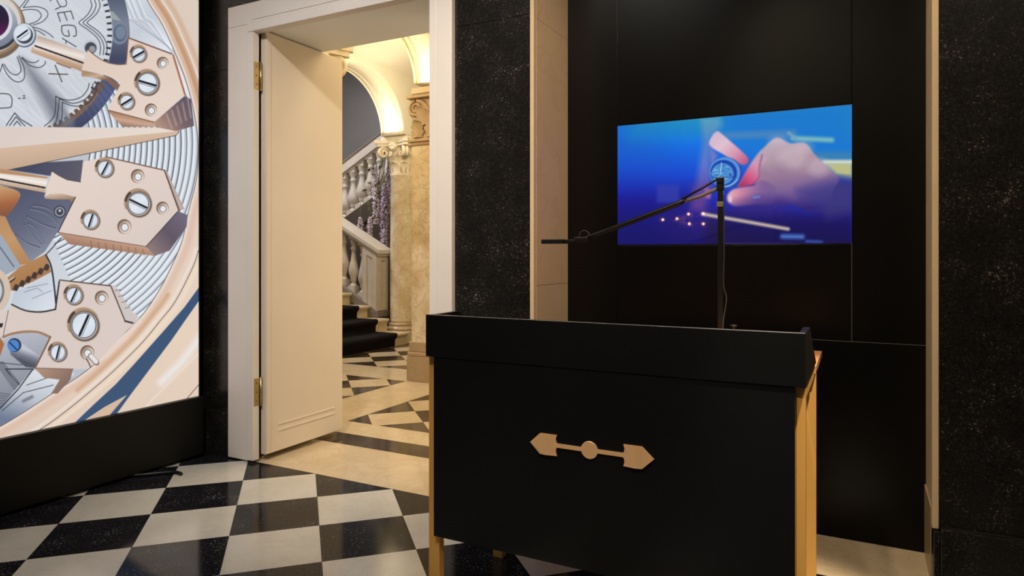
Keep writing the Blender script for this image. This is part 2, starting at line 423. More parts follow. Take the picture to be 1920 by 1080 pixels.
# ---- niche: stone reveals and black panels
struct('trim_3', MB().box(NL - 0.022, NL - 0.001, WY - 0.006, WY + 0.03, 0, NT + 0.03, 0.003), 'trim_edge', label='pale edge trim left of the screen niche')
struct('trim_4', MB().box(NR - 0.011, NR + 0.011, WY - 0.006, WY + 0.03, 0.262, NT + 0.03, 0.003), 'trim_edge', label='pale edge trim right of the screen niche')
rv = MB()
for z0, z1 in ((0, 1.144), (1.146, 2.478), (2.48, NT)): rv.box(NL - 0.02, NL, WY + 0.024, NB, z0, z1)
rv.box(NR, NR + 0.02, WY + 0.07, NB, 0.0, NT); rv.box(NR, NR + 0.02, WY + 0.024, WY + 0.07, 0.262, NT)
rv.box(NL, NR, WY + 0.024, NB, NT - 0.02, NT)
rv.box(NR - 0.006, NR - 0.0005, WY + 0.12, NB - 0.001, 0.0, 0.30, mi=1)
struct('wall_niche_reveal', rv, ['reveal_stone', 'plinth_stone'], label='tan stone side reveals of the niche')
wn = struct('wall_niche', MB().box(NL - 0.02, NR + 0.02, NB + 0.022, NB + 0.06, 0, NT), 'black_base', label='back of the niche behind the black panels')
TVX0, TVX1, TVZ0, TVZ1 = -1.151, -0.040, 1.353, 1.983
def panel(x0, x1, z0, z1):
    g = 0.0009
    return obj('panel', MB().box(x0 + g, x1 - g, NB, NB + 0.02, z0 + g, z1 - g, 0.0011), 'black_panel', wn)
panel(NL, TVX0, 0.904, NT); panel(TVX1, NR, 0.904, NT)
panel(TVX0, TVX1, 0.904, TVZ0 - 0.004); panel(TVX0, TVX1, TVZ1 + 0.004, NT)
panel(NL, NR, 0.0, 0.904)
for a in (((TVX1 - .0012, TVX1 + .0012), (0.904, TVZ0)), ((-0.9, NR), (0.9028, 0.9052))):
    obj('seam_glint_strip', MB().box(a[0][0], a[0][1], NB - 0.0006, NB + 0.004, a[1][0], a[1][1]), 'seam_glint', wn)  # thin paler strips painting the bevel reflection along the seams

# ---- rest of the front room
struct('wall_left', MB().box(-4.5, -4.4, -2.7, WY, 0, H0), 'back_wall_paint', label='left wall behind the light box')
struct('wall_right', MB().box(3.2, 3.3, -2.7, HB, 0, H0), 'back_wall_paint', label='right wall of the front room')
struct('wall_back', MB().box(-4.5, 3.3, -2.8, -2.7, 0, H0), 'back_wall_paint', label='wall behind the viewer')
struct('ceiling', MB().box(-4.5, 3.3, -2.8, HB, H0, H0 + 0.1), 'ceiling_paint', label='front room ceiling')

# ---- stair hall shell
SP = 3.05
def arch_ring(name, label, axis, a0, a1, c, half, rise, zc, top, s0, s1, mats='hall_plaster'):
    """wall with an arched opening; axis 'x': wall lies in planes x=a0..a1, the arch runs in y (c +- half)"""
    n = 28
    arc = [(c + half * math.cos(PI * k / n), zc + rise * math.sin(PI * k / n)) for k in range(n + 1)]
    mb = MB()
    # right and left spandrels plus crown as quads above the arc
    for k in range(n):
        p, q = arc[k], arc[k + 1]
        for a in (a0, a1):
            mb.add([(a, p[0], p[1]), (a, q[0], q[1]), (a, q[0], top), (a, p[0], top)], [(0, 1, 2, 3)])
        mb.add([(a0, p[0], p[1]), (a1, p[0], p[1]), (a1, q[0], q[1]), (a0, q[0], q[1])], [(0, 1, 2, 3)], 1, True)
    for e, s in ((c + half, s1), (c - half, s0)):
        mb.box(a0, a1, min(e, s), max(e, s), zc, top)
    o = struct(name, mb, [mats, 'arch_plaster'], label=label)
    # mouldings along both intrados edges
    for a, sg in ((a0, 1 if a1 > a0 else -1), (a1, -1 if a1 > a0 else 1)):
        for off, rr in ((0.012, 0.012), (0.085, 0.007)):
            path = [(a + sg * off, c + (half - 0.004) * math.cos(PI * k / n), zc + (rise - 0.004) * math.sin(PI * k / n)) for k in range(n + 1)]
            obj('moulding', MB().tube(path, rr, 6), 'arch_plaster', o)
    return o
arch_ring('trim_5', 'plaster arch springing from the marble pier', 'x', -4.07, -3.65, 4.965, 0.685, 0.54, 3.05, 4.3, 4.0, 6.2)
arch_ring('trim_6', 'bright plaster arch over the foot of the stairs', 'x', -6.30, -5.88, 7.05, 0.875, 0.80, 3.05, 4.5, 5.7, 8.9)
# ceiling vault of the hall
def vault(x0, x1, y0, y1, zs, rise, n=24):
    mb = MB(); c = (x0 + x1) / 2; hw = (x1 - x0) / 2
    R = (hw * hw + rise * rise) / (2 * rise)
    pr = []
    for k in range(n + 1):
        x = x0 + (x1 - x0) * k / n
        pr.append((x, zs - (R - rise) + math.sqrt(max(0, R * R - (x - c) ** 2))))
    for k in range(n):
        (xa, za), (xb, zb) = pr[k], pr[k + 1]
        mb.add([(xa, y0, za), (xb, y0, zb), (xb, y1, zb), (xa, y1, za)], [(0, 1, 2, 3)], 0, True)
        mb.add([(xa, y0, za + .05), (xb, y0, zb + .05), (xb, y1, zb + .05), (xa, y1, za + .05)], [(0, 3, 2, 1)], 0, True)
    return mb
struct('ceiling_hall', vault(-5.9, -4.06, HB, 9.2, 3.88, 0.35), 'hall_plaster', label='shallow plaster vault of the stair hall')
struct('ceiling_hall_entry', MB().box(-3.66, -0.6, HB, 9.2, 4.1, 4.15), 'hall_plaster', label='hall ceiling beyond the doorway')
struct('wall_hall_right', MB().box(-0.7, -0.6, HB, 9.2, 0, 4.2), 'hall_plaster', label='right wall of the stair hall')
struct('wall_hall_end', MB().box(-5.8, -0.6, 9.1, 9.2, 0, 4.6), 'hall_plaster', label='end wall of the stair hall')
struct('wall_hall_left', MB().box(-6.3, -6.2, HB, 5.7, 0, 4.6), 'hall_plaster', label='left wall of the stair hall')
struct('wall_stair_back', MB().box(-13.5, -5.9, 11.2, 11.3, -0.1, 6.5), 'grey_wall', label='dark grey wall behind the stairs')
struct('wall_stair_end', MB().box(-13.5, -13.4, 5.0, 11.3, -0.1, 6.5), 'grey_wall', label='grey end wall of the staircase')
struct('wall_stair_front', MB().box(-13.5, -6.3, 5.6, 5.7, -0.1, 6.5), 'grey_wall', label='grey side wall of the staircase')
struct('ceiling_stair', MB().box(-13.5, -5.9, 5.6, 11.3, 5.6, 5.7), 'grey_wall', label='dim ceiling over the staircase')
#PART2
# ================================================================== STAIR HALL THINGS
def spiral(c, u, v, r0, turns, n, w, dirn=1, a0=0.0):
    """spiral path in the plane of unit vectors u, v"""
    pts = []
    for k in range(n + 1):
        s = k / n; a = a0 + dirn * 2 * PI * turns * s; r = r0 * (1 - 0.86 * s)
        pts.append(tuple(Vector(c) + Vector(u) * r * math.cos(a) + Vector(v) * r * math.sin(a)))
    return pts
def leaf_mb(base, out, up, side, h, wd, curl):
    """acanthus-like leaf: rises along up, curls outward at the tip, lobed edge"""
    mb = MB(); n = 9; vs = []; base, out, up, side = map(Vector, (base, out, up, side))
    for k in range(n + 1):
        s = k / n
        c = base + up * (h * (s - 0.14 * max(0, s - 0.75) * 4 * s)) + out * (curl * (s ** 2.6) + 0.006)
        lob = 1 + 0.16 * math.cos(s * PI * 7)
        hw = wd * 0.5 * (math.sin(PI * min(1, 0.2 + s * 0.78)) ** 0.7) * lob
        for q, bulge in ((-1, 0.0), (-0.5, 0.012), (0, 0.024), (0.5, 0.012), (1, 0.0)):
            vs.append(c + side * hw * q + out * bulge * (1 - 0.5 * s))
    fs = [(k * 5 + q, k * 5 + q + 1, (k + 1) * 5 + q + 1, (k + 1) * 5 + q) for k in range(n) for q in range(4)]
    m = len(vs); vs2 = [v - out * 0.012 for v in vs]
    mb.add([tuple(v) for v in vs + vs2], fs + [tuple(i + m for i in f[::-1]) for f in fs], 0, True)
    return mb
def round_column(cx, cy, z0, label, group, hw=0.27):
    t = empty('marble_column', (cx, cy, 0), label, 'column', group)
    obj('plinth', MB().box(cx - hw, cx + hw, cy - hw, cy + hw, 0.0, z0, 0.006), 'stair_stone', t)
    zb = z0
    obj('base', MB().lathe([(0.245, zb), (0.255, zb + 0.02), (0.245, zb + 0.05), (0.215, zb + 0.06), (0.205, zb + 0.075), (0.215, zb + 0.09), (0.205, zb + 0.11), (0.185, zb + 0.12)], cx, cy, 32), 'plinth_stone', t)
    zt = 2.50
    obj('shaft', MB().lathe([(0.186, zb + 0.12), (0.181, zb + 0.15), (0.180, 1.2), (0.170, zt - 0.03), (0.178, zt - 0.02), (0.178, zt)], cx, cy, 36), 'column_marble', t)
    cap = obj('capital', MB().lathe([(0.158, zt), (0.150, zt + 0.1), (0.160, zt + 0.25), (0.200, zt + 0.40), (0.235, zt + 0.45)], cx, cy, 24), 'capital_stone', t)
    for row, (n, h, wd, cu, off) in enumerate(((8, 0.19, 0.15, 0.085, 0.0), (8, 0.31, 0.15, 0.12, PI / 8))):
        for k in range(n):
            a = off + 2 * PI * k / n; o = (math.cos(a), math.sin(a), 0); s = (-math.sin(a), math.cos(a), 0)
            obj('leaf', leaf_mb((cx + 0.15 * o[0], cy + 0.15 * o[1], zt + 0.005), o, (0, 0, 1), s, h, wd, cu), 'capital_stone', cap)
    for k in range(4):
        a = PI / 4 + k * PI / 2; o = Vector((math.cos(a), math.sin(a), 0))
        c = Vector((cx, cy, zt + 0.315)) + o * 0.275
        mb = MB()
        for sgn in (-1, 1):
            sd = Vector((-o.y, o.x, 0)) * 0.024 * sgn
            pth = [tuple(Vector((cx, cy, zt + 0.02)) + o * 0.158 + sd), tuple(Vector((cx, cy, zt + 0.2)) + o * 0.165 + sd), tuple(Vector((cx, cy, zt + 0.32)) + o * 0.185 + sd)] + spiral(c + sd, o, (0, 0, 1), 0.085, 1.7, 26, 0.02, -1, PI * 0.9)
            mb.tube(pth, [0.022] + [0.026] * 2 + [0.028 * (1 - 0.5 * i / 26) for i in range(27)], 8)
        obj('volute', mb, 'capital_stone', cap)
    for k in range(8):
        a = PI / 8 + k * PI / 4 + 0.12; o = Vector((math.cos(a), math.sin(a), 0)); sd = Vector((-o.y, o.x, 0))
        c0 = Vector((cx, cy, zt + 0.30)) + o * 0.215
        obj('stalk', MB().tube([tuple(Vector((cx, cy, zt + 0.03)) + o * 0.165), tuple(Vector((cx, cy, zt + 0.2)) + o * 0.185)] + spiral(c0, sd, (0, 0, 1), 0.04, 1.3, 16, 0.02, 1, PI * 1.1), 0.013, 6), 'capital_stone', cap)
    for k in range(4):
        a = k * PI / 2; o = Vector((math.cos(a), math.sin(a), 0))
        fl = MB()
        for q in range(7):
            b = 2 * PI * q / 7; sd = Vector((-o.y, o.x, 0))
            p = Vector((cx, cy, zt + 0.40)) + o * 0.225
            fl.tube([tuple(p), tuple(p + sd * 0.06 * math.cos(b) + Vector((0, 0, 0.06 * math.sin(b))) + o * 0.016)], [0.016, 0.026], 6)
        obj('rosette', fl, 'capital_stone', cap)
    # abacus with concave sides
    def aba(hw, cut, dent):
        pts = []
        for k in range(4):
            a = k * PI / 2; R = Matrix.Rotation(a, 2)
            for i in range(9):
                s = -1 + 2 * i / 8; y = s * (hw - cut); x = hw - dent * (1 - s * s)
                q = R @ Vector((x, y)); pts.append((cx + q.x, cy + q.y))
        return pts
    obj('abacus', MB().prism(aba(0.285, 0.035, 0.07), 'z', zt + 0.405, zt + 0.45).prism(aba(0.305, 0.03, 0.07), 'z', zt + 0.45, zt + 0.50), 'capital_stone', t)
    obj('impost', MB().box(cx - 0.22, cx + 0.26, cy - 0.24, cy + 0.24, zt + 0.50, zt + 0.55, 0.006), 'capital_stone', t)
    return t
round_column(-6.145, 8.227, 0.17, 'round veined marble column with leafy capital beside the stair newel', 'round marble columns of the hall')
round_column(-3.975, 3.985, 0.17, 'round marble column half hidden behind the open door leaf', 'round marble columns of the hall', 0.2)

# ---- square pier
px0, px1, py0, py1 = -4.145, -3.575, 5.66, 6.20
pier = empty('marble_pier', (-3.86, 5.93, 0), 'square veined marble pier with carved capital in front of the stairs', 'pier')
obj('plinth', MB().box(px0 - 0.015, px1 + 0.015, py0 - 0.015, py1 + 0.015, 0, 0.255, 0.004), 'plinth_stone', pier)
obj('base', MB().box(px0 - 0.012, px1 + 0.012, py0 - 0.012, py1 + 0.012, 0.255, 0.30, 0.012).box(px0 + 0.0, px1, py0, py1, 0.30, 0.405, 0.01), 'plinth_stone', pier)
sm_ = obj('shaft', MB().box(px0 + 0.02, px1 - 0.02, py0 + 0.02, py1 - 0.02, 0.40, 2.455, 0.004), 'column_marble', pier)
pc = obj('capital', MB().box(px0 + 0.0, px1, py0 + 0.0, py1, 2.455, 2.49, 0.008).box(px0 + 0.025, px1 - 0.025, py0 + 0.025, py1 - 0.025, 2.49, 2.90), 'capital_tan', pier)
fy = py0 + 0.022
for sgn, ex in ((1, px0), (-1, px1)):
    for off, r0, zc in ((0.075, 0.085, 2.80),):
        mb = MB(); c = (ex + sgn * off, fy, zc)
        mb.tube(spiral(c, (sgn, 0, 0), (0, 0, 1), r0, 2.0, 34, 0.02, 1, PI / 2), [0.020 * (1 - 0.5 * i / 34) for i in range(35)], 7)
        mb.tube([(ex + sgn * 0.09, fy, zc + r0), (ex + sgn * 0.16, fy, zc + r0 - 0.02), (ex + sgn * 0.22, fy, zc + 0.0), (ex + sgn * 0.255, fy, zc - 0.14), (ex + sgn * 0.265, fy, zc - 0.28)], [0.02, 0.02, 0.018, 0.016, 0.012], 7)
        obj('volute', mb, 'capital_tan', pc)
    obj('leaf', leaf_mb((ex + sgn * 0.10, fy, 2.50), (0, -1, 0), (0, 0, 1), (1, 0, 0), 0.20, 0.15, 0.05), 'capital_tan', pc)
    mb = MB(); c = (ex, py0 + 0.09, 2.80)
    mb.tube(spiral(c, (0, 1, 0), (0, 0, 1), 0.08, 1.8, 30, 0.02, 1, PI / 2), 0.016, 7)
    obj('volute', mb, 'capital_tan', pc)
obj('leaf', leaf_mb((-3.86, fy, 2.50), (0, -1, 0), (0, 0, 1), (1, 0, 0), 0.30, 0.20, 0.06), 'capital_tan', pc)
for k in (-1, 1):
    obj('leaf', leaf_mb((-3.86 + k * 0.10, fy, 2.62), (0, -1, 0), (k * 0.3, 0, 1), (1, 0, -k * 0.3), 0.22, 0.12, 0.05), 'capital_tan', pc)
obj('abacus', MB().box(px0 - 0.015, px1 + 0.015, py0 - 0.03, py1 + 0.03, 2.90, 2.935, 0.006), 'capital_tan', pier)
obj('impost', MB().box(px0 + 0.06, px1 - 0.06, py0 - 0.04, py1 + 0.02, 2.935, 3.0, 0.008), 'stair_stone', pier)
obj('neck_band', MB().box(px0 + 0.01, px1 - 0.01, py0 + 0.01, py1 - 0.01, 2.42, 2.452, 0.006), 'plinth_stone', pier)

# ---- staircase
RX, GO, RI, NST = -5.87, 0.345, 0.18, 11
stair = empty('staircase', (RX, 7.0, 0), 'cream stone staircase climbing away to the left', 'staircase')
for k in range(NST):
    xr = RX - GO * k; z1 = RI * (k + 1)
    ye = 7.955 if k < 2 else 8.02
    prof = [(xr, z1 - RI), (xr, z1 - 0.075), (xr + 0.012, z1 - 0.05), (xr + 0.03, z1 - 0.045), (xr + 0.04, z1 - 0.03), (xr + 0.04, z1 - 0.012), (xr + 0.03, z1), (xr - GO - 0.06, z1), (xr - GO - 0.06, z1 - RI)]
    obj('step', MB().prism(prof, 'y', 5.75 if k else 6.1, ye), 'stair_stone', stair)
top = obj('landing', MB().box(-13.3, RX - GO * NST, 5.75, 11.1, RI * NST - 0.2, RI * NST), 'stair_stone', stair)
# carpet runner following treads and risers
pr = [(RX + 0.006, 0.004)]
for k in range(NST):
    xr = RX - GO * k; z1 = RI * (k + 1)
    pr += [(xr + 0.012, z1 - 0.085), (xr + 0.035, z1 - 0.06), (xr + 0.055, z1 - 0.03), (xr + 0.052, z1), (xr + 0.032, z1 + 0.014), (xr - GO + 0.03, z1 + 0.012), (xr - GO + 0.008, z1 + 0.02)]
inner = [(x - 0.012, z - 0.012) for x, z in pr]
cb = MB()
npf = len(pr)
for y0, y1 in ((6.25, 7.68),):
    vs = [(x, y0, z) for x, z in pr] + [(x, y1, z) for x, z in pr] + [(x, y0, z) for x, z in inner] + [(x, y1, z) for x, z in inner]
    fs = [(i, i + 1, npf + i + 1, npf + i) for i in range(npf - 1)] + [(npf + i, npf + i + 1, 3 * npf + i + 1, 3 * npf + i) for i in range(npf - 1)] + [(i + 1, i, 2 * npf + i, 2 * npf + i + 1) for i in range(npf - 1)]
    cb.add(vs, fs, 0, True)
tag(obj('stair_carpet', cb, 'carpet'), 'dark carpet runner laid over the lower stair treads', 'carpet')
# ---- lower balustrade
BAL = [(0.052, 0.0), (0.052, 0.05), (0.034, 0.06), (0.030, 0.085), (0.042, 0.10), (0.038, 0.12), (0.050, 0.16), (0.066, 0.22), (0.068, 0.27), (0.058, 0.34), (0.040, 0.42), (0.030, 0.50), (0.027, 0.56), (0.040, 0.58), (0.040, 0.60), (0.030, 0.62), (0.036, 0.66), (0.050, 0.70), (0.050, 0.78)]
def baluster(x, y, z0, z1, parent, mat, k=1.0):
    s = (z1 - z0) / 0.78
    m = MB().lathe([(r * k, z * s) for r, z in BAL], 0, 0, 14)
    m.box(-0.055 * k, 0.055 * k, -0.055 * k, 0.055 * k, -0.08, 0.03).box(-0.053 * k, 0.053 * k, -0.053 * k, 0.053 * k, (z1 - z0) - 0.05, (z1 - z0) + 0.06)
    me = m.mesh('baluster', mat)
    o = link('baluster', me); o.location = Vector((x, y, z0)) - parent.location; o.parent = parent
    return o
by = 8.075
bal = empty('stair_balustrade', (-6.5, by, 0.36), 'pale stone balustrade with panelled newel beside the dark carpet', 'balustrade')
SL = 0.535
def railz(x, zr=1.30): return zr + SL * (-6.398 - x)
nw = obj('newel', MB().prism([(-6.671, 0.40), (-6.40, 0.40), (-6.40, 1.30), (-6.671, railz(-6.671))], 'y', by - 0.125, by + 0.129), 'balustrade_stone', bal)
def quad_frame_xz(x0, x1, z0, z1, dz, y0, y1, wd):
    m = MB()
    m.prism([(x0, z0), (x1, z0), (x1, z0 + wd), (x0, z0 + wd)], 'y', y0, y1)
    m.prism([(x0, z1 + dz - wd), (x1, z1 - wd), (x1, z1), (x0, z1 + dz)], 'y', y0, y1)
    zt = lambda x: z1 + dz * (x1 - x) / (x1 - x0) - wd
    m.prism([(x0, z0 + wd), (x0 + wd, z0 + wd), (x0 + wd, zt(x0 + wd)), (x0, zt(x0))], 'y', y0, y1)
    m.prism([(x1 - wd, z0 + wd), (x1, z0 + wd), (x1, zt(x1)), (x1 - wd, zt(x1 - wd))], 'y', y0, y1)
    return m
obj('panel_moulding', quad_frame_xz(-6.665, -6.402, 0.42, 1.28, 0.14, by - 0.139, by - 0.125, 0.075), 'balustrade_stone', nw)
obj('panel_moulding', frame_yz(-6.40, -6.386, by - 0.122, by + 0.126, 0.42, 1.28, 0.07, 0.002), 'balustrade_stone', nw)
obj('newel_base', MB().box(-6.70, -6.372, by - 0.15, by + 0.155, 0.362, 0.47, 0.012), 'stringer_grey', bal)
xe = -9.6
def sloped(x0, x1, off0, off1, y0, y1):
    return MB().prism([(x0, railz(x0) + off0), (x1, railz(x1) + off0), (x1, railz(x1) + off1), (x0, railz(x0) + off1)], 'y', y0, y1)
hr = obj('handrail', sloped(xe, -6.36, 0.0, 0.045, by - 0.145, by + 0.15), 'balustrade_stone', bal)
obj('rail_cap', sloped(xe, -6.34, 0.045, 0.10, by - 0.17, by + 0.175), 'balustrade_stone', hr)
obj('stringer', MB().prism([(xe, railz(xe) - 0.83), (xe, railz(xe) - 1.2), (-6.41, 0.36), (-6.41, 0.47)], 'y', by - 0.145, by + 0.14), 'stringer_grey', bal)
for k in range(12):
    x = -6.755 - 0.187 * k
    baluster(x, by - 0.01, railz(x) - 0.80, railz(x) + 0.0, bal, 'balustrade_stone', 1.15)
# ---- upper balustrade (return flight further back)
uy = 8.95
ub = empty('upper_balustrade', (-7.6, uy, 1.5), 'shaded upper stair balustrade rising to the right behind the hanging flowers', 'balustrade')
def uz(x): return 2.62 + 0.535 * (x + 7.97)
def usl(x0, x1, o0, o1, y0, y1): return MB().prism([(x0, uz(x0) + o0), (x1, uz(x1) + o0), (x1, uz(x1) + o1), (x0, uz(x0) + o1)], 'y', y0, y1)
obj('handrail', usl(-9.4, -6.2, 0.0, 0.16, uy - 0.13, uy + 0.13), 'balustrade_stone', ub)
obj('rail_cap', usl(-9.4, -6.2, 0.16, 0.185, uy - 0.15, uy + 0.15), 'stringer_grey', ub)
obj('stringer', usl(-9.4, -6.2, -1.10, -0.78, uy - 0.12, uy + 0.12), 'flight_shade', ub)
obj('flight_shade_side', MB().prism([(-9.4, 0.0), (-6.2, 0.0), (-6.2, uz(-6.2) - 1.10), (-9.4, uz(-9.4) - 1.10)], 'y', uy - 0.09, uy + 0.09), 'flight_shade', ub)  # dark sheet added for the shade below the upper flight
for k in range(15):
    x = -9.2 + 0.187 * k
    baluster(x, uy, uz(x) - 0.74, uz(x) - 0.02, ub, 'balustrade_stone', 1.6)
# ---- hanging wisteria
wis = empty('hanging_wisteria', (-6.75, 8.55, 2.6), 'hanging lilac wisteria sprays between newel and marble column', 'flowers')
def blob_cluster(x, y, z0, z1, rad, mat, n):
    mb = MB()
    for i in range(n):
        s = (i + random.random()) / n; z = z0 + (z1 - z0) * s
        r = rad * (0.35 + 0.75 * math.sin(PI * min(1, 0.25 + 0.75 * s)) ** 0.8) * random.uniform(0.5, 1.0)
        a = random.uniform(0, 2 * PI); c = Vector((x + r * math.cos(a), y + r * math.sin(a), z))
        for q in range(2):
            d1 = Vector((random.uniform(-1, 1), random.uniform(-1, 1), random.uniform(-0.6, 0.6))).normalized(); d2 = d1.orthogonal().normalized()
            k = random.uniform(0.012, 0.020)
            n3 = d1.cross(d2) * 0.006
            mb.add([tuple(c - d1 * k), tuple(c - d2 * k * 0.8 + n3), tuple(c + d1 * k), tuple(c + d2 * k * 0.8 + n3), tuple(c - n3)], [(0, 1, 4), (1, 2, 4), (2, 3, 4), (3, 0, 4), (0, 3, 2, 1)])
    o = obj('flower_cluster', mb, mat, wis); o['kind'] = 'stuff'
    obj('stem', MB().tube([(x, y, z1 + 0.25), (x + 0.004, y, (z0 + z1) / 2), (x, y, z0)], 0.004, 5), 'vine', o)
# (x, y, bottom z, top z, radius)
for a in ((-6.865, 8.50, 1.79, 2.72, 0.055, 'wisteria_pale', 420), (-6.70, 8.50, 1.50, 2.42, 0.060, 'wisteria', 420), (-6.65, 8.56, 1.95, 2.80, 0.055, 'wisteria', 360),
          (-7.165, 8.48, 1.70, 1.90, 0.045, 'wisteria_pale', 90), (-6.95, 8.46, 1.60, 1.90, 0.042, 'wisteria_pale', 120), (-6.80, 8.58, 1.75, 2.13, 0.045, 'wisteria', 130), (-6.66, 8.46, 1.35, 1.70, 0.05, 'wisteria_pale', 150)):
    blob_cluster(*a)
vn = MB()
for k in range(5):
    x0 = -6.72 + 0.05 * k
    pts = [(x0, 8.52, 2.95), (x0 - 0.08 + 0.03 * k, 8.51, 2.6), (x0 - 0.14 - 0.05 * k, 8.5, 2.2), (x0 - 0.20 - 0.05 * k, 8.49, 1.95)]
    vn.tube(pts, 0.007, 5)
obj('vine', vn, 'vine', wis)
for k in range(26):
    x, z = random.uniform(-7.15, -6.6), random.uniform(1.75, 2.75)
    mb = MB().add([(-0.05, 0, 0), (0, 0.012, 0.022), (0.06, 0, 0), (0, -0.012, -0.022)], [(0, 1, 2), (0, 2, 3)])
    o = obj('leaf', mb, 'vine', None); o.parent = wis
    o.location = Vector((x, random.uniform(8.44, 8.6), z)) - wis.location; o.rotation_euler = (random.uniform(-1, 1), random.uniform(0, 3), random.uniform(-1, 1))

# ================================================================== PRINT CANVAS
def poly_smooth(pts, n=8, closed=False):
    P = [np.array(p, float) for p in pts]; out = []
    m = len(P)
    rng = range(m) if closed else range(m - 1)
    for i in rng:
        p0 = P[(i - 1) % m] if closed or i > 0 else P[0]; p1 = P[i]; p2 = P[(i + 1) % m]
        p3 = P[(i + 2) % m] if closed or i + 2 < m else P[-1]
        for k in range(n):
            t = k / n
            out.append(0.5 * ((2 * p1) + (p2 - p0) * t + (2 * p0 - 5 * p1 + 4 * p2 - p3) * t * t + (3 * p1 - p0 - 3 * p2 + p3) * t ** 3))
    if not closed: out.append(P[-1])
    return [tuple(p) for p in out]
class Canvas:
    """colours at the vertices of a flat sheet; coordinates are picture coordinates of the print"""
    def __init__(s, U, V): s.U, s.V = U, V; s.C = np.zeros((len(U), 3))
    def sel(s, x0, x1, y0, y1): return np.nonzero((s.U >= x0) & (s.U <= x1) & (s.V >= y0) & (s.V <= y1))[0]
    def put(s, idx, a, col):
        a = np.clip(a, 0, 1)[:, None]
        c = col(s.U[idx], s.V[idx]) if callable(col) else np.array(col, float)[None, :] / 255.0
        s.C[idx] = s.C[idx] * (1 - a) + c * a
    @staticmethod
    def segdist(u, v, pts, closed):
        d = np.full(u.shape, 1e9); m = len(pts)
        for i in range(m if closed else m - 1):
            (x0, y0), (x1, y1) = pts[i], pts[(i + 1) % m]
            dx, dy = x1 - x0, y1 - y0; L = dx * dx + dy * dy
            t = np.clip(((u - x0) * dx + (v - y0) * dy) / L, 0, 1) if L > 0 else 0.0
            d = np.minimum(d, (u - x0 - t * dx) ** 2 + (v - y0 - t * dy) ** 2)
        return np.sqrt(d)
    def poly(s, pts, col, soft=1.2, alpha=1.0):
        xs = [p[0] for p in pts]; ys = [p[1] for p in pts]
        idx = s.sel(min(xs) - soft, max(xs) + soft, min(ys) - soft, max(ys) + soft)
        if len(idx) == 0: return
        u, v = s.U[idx], s.V[idx]; ins = np.zeros(u.shape, bool); m = len(pts)
        for i in range(m):
            (x0, y0), (x1, y1) = pts[i], pts[(i + 1) % m]
            if y0 == y1: continue
            c = ((y0 > v) != (y1 > v)) & (u < (x1 - x0) * (v - y0) / (y1 - y0) + x0)
            ins ^= c
        d = s.segdist(u, v, pts, True); sd = np.where(ins, -d, d)
        s.put(idx, np.clip(0.5 - sd / soft, 0, 1) * alpha, col)
    def line(s, pts, wd, col, soft=0.9, alpha=1.0):
        xs = [p[0] for p in pts]; ys = [p[1] for p in pts]; e = wd + soft
        idx = s.sel(min(xs) - e, max(xs) + e, min(ys) - e, max(ys) + e)
        if len(idx) == 0: return
        d = s.segdist(s.U[idx], s.V[idx], pts, False)
        s.put(idx, np.clip(0.5 - (d - wd / 2) / soft, 0, 1) * alpha, col)
    def ell(s, cx, cy, rx, ry, col, soft=1.0, alpha=1.0, r_in=0.0, a0=None, a1=None):
        e = soft; idx = s.sel(cx - rx - e, cx + rx + e, cy - ry - e, cy + ry + e)
        if len(idx) == 0: return
        du, dv = s.U[idx] - cx, s.V[idx] - cy
        q = np.sqrt((du / rx) ** 2 + (dv / ry) ** 2); sd = (q - 1) * min(rx, ry)
        a = np.clip(0.5 - sd / soft, 0, 1)
        if r_in > 0: a = a * np.clip(0.5 + (q - r_in) * min(rx, ry) / soft, 0, 1)
        if a0 is not None:
            an = np.degrees(np.arctan2(dv, du)) % 360; a = a * (((an - a0) % 360) <= ((a1 - a0) % 360))
        s.put(idx, a * alpha, col)
def grad(p0, p1, *cols):
    C = np.array(cols, float) / 255.0
    def f(u, v):
        d = np.array(p1, float) - np.array(p0, float); t = ((u - p0[0]) * d[0] + (v - p0[1]) * d[1]) / (d @ d)
        t = np.clip(t, 0, 1) * (len(C) - 1); i = np.minimum(t.astype(int), len(C) - 2); fr = (t - i)[:, None]
        return C[i] * (1 - fr) + C[i + 1] * fr
    return f
def to_lin(C): return np.where(C <= 0.04045, C / 12.92, ((C + 0.055) / 1.055) ** 2.4)
def sheet(name, origin, du, dv, us, vs, paint, mat, parent):
    """flat tessellated sheet origin + du*u + dv*v with printed vertex colours"""
    A, B = np.meshgrid(us, vs); n, m = len(us), len(vs)
    P = np.array(origin)[None, :] + A.ravel()[:, None] * np.array(du)[None, :] + B.ravel()[:, None] * np.array(dv)[None, :]
    me = bpy.data.meshes.new(name)
    me.vertices.add(n * m); me.vertices.foreach_set('co', P.astype(np.float32).ravel())
    i = np.arange(n - 1)[None, :] + np.arange(m - 1)[:, None] * n; i = i.ravel()
    q = np.stack([i, i + 1, i + 1 + n, i + n], 1).ravel()
    k = (n - 1) * (m - 1)
    me.loops.add(4 * k); me.loops.foreach_set('vertex_index', q.astype(np.int32))
    me.polygons.add(k); me.polygons.foreach_set('loop_start', (np.arange(k) * 4).astype(np.int32))
    me.update(calc_edges=True)
    # picture coordinates of the print: rectify the flat sheet to the tracing's frame
    sn, cs = math.sin(YAW), math.cos(YAW)
    fw = -sn * P[:, 0] + cs * P[:, 1]; rt = cs * P[:, 0] + sn * P[:, 1]
    cv = Canvas(960 + FPX * rt / fw, HOR - FPX * (P[:, 2] - CAMZ) / fw)
    paint(cv)
    at = me.color_attributes.new('print', 'FLOAT_COLOR', 'POINT')
    rgba = np.ones((n * m, 4), np.float32); rgba[:, :3] = to_lin(np.clip(cv.C, 0, 1)); at.data.foreach_set('color', rgba.ravel())
    me.materials.append(MATS[mat])
    return link(name, me, parent)

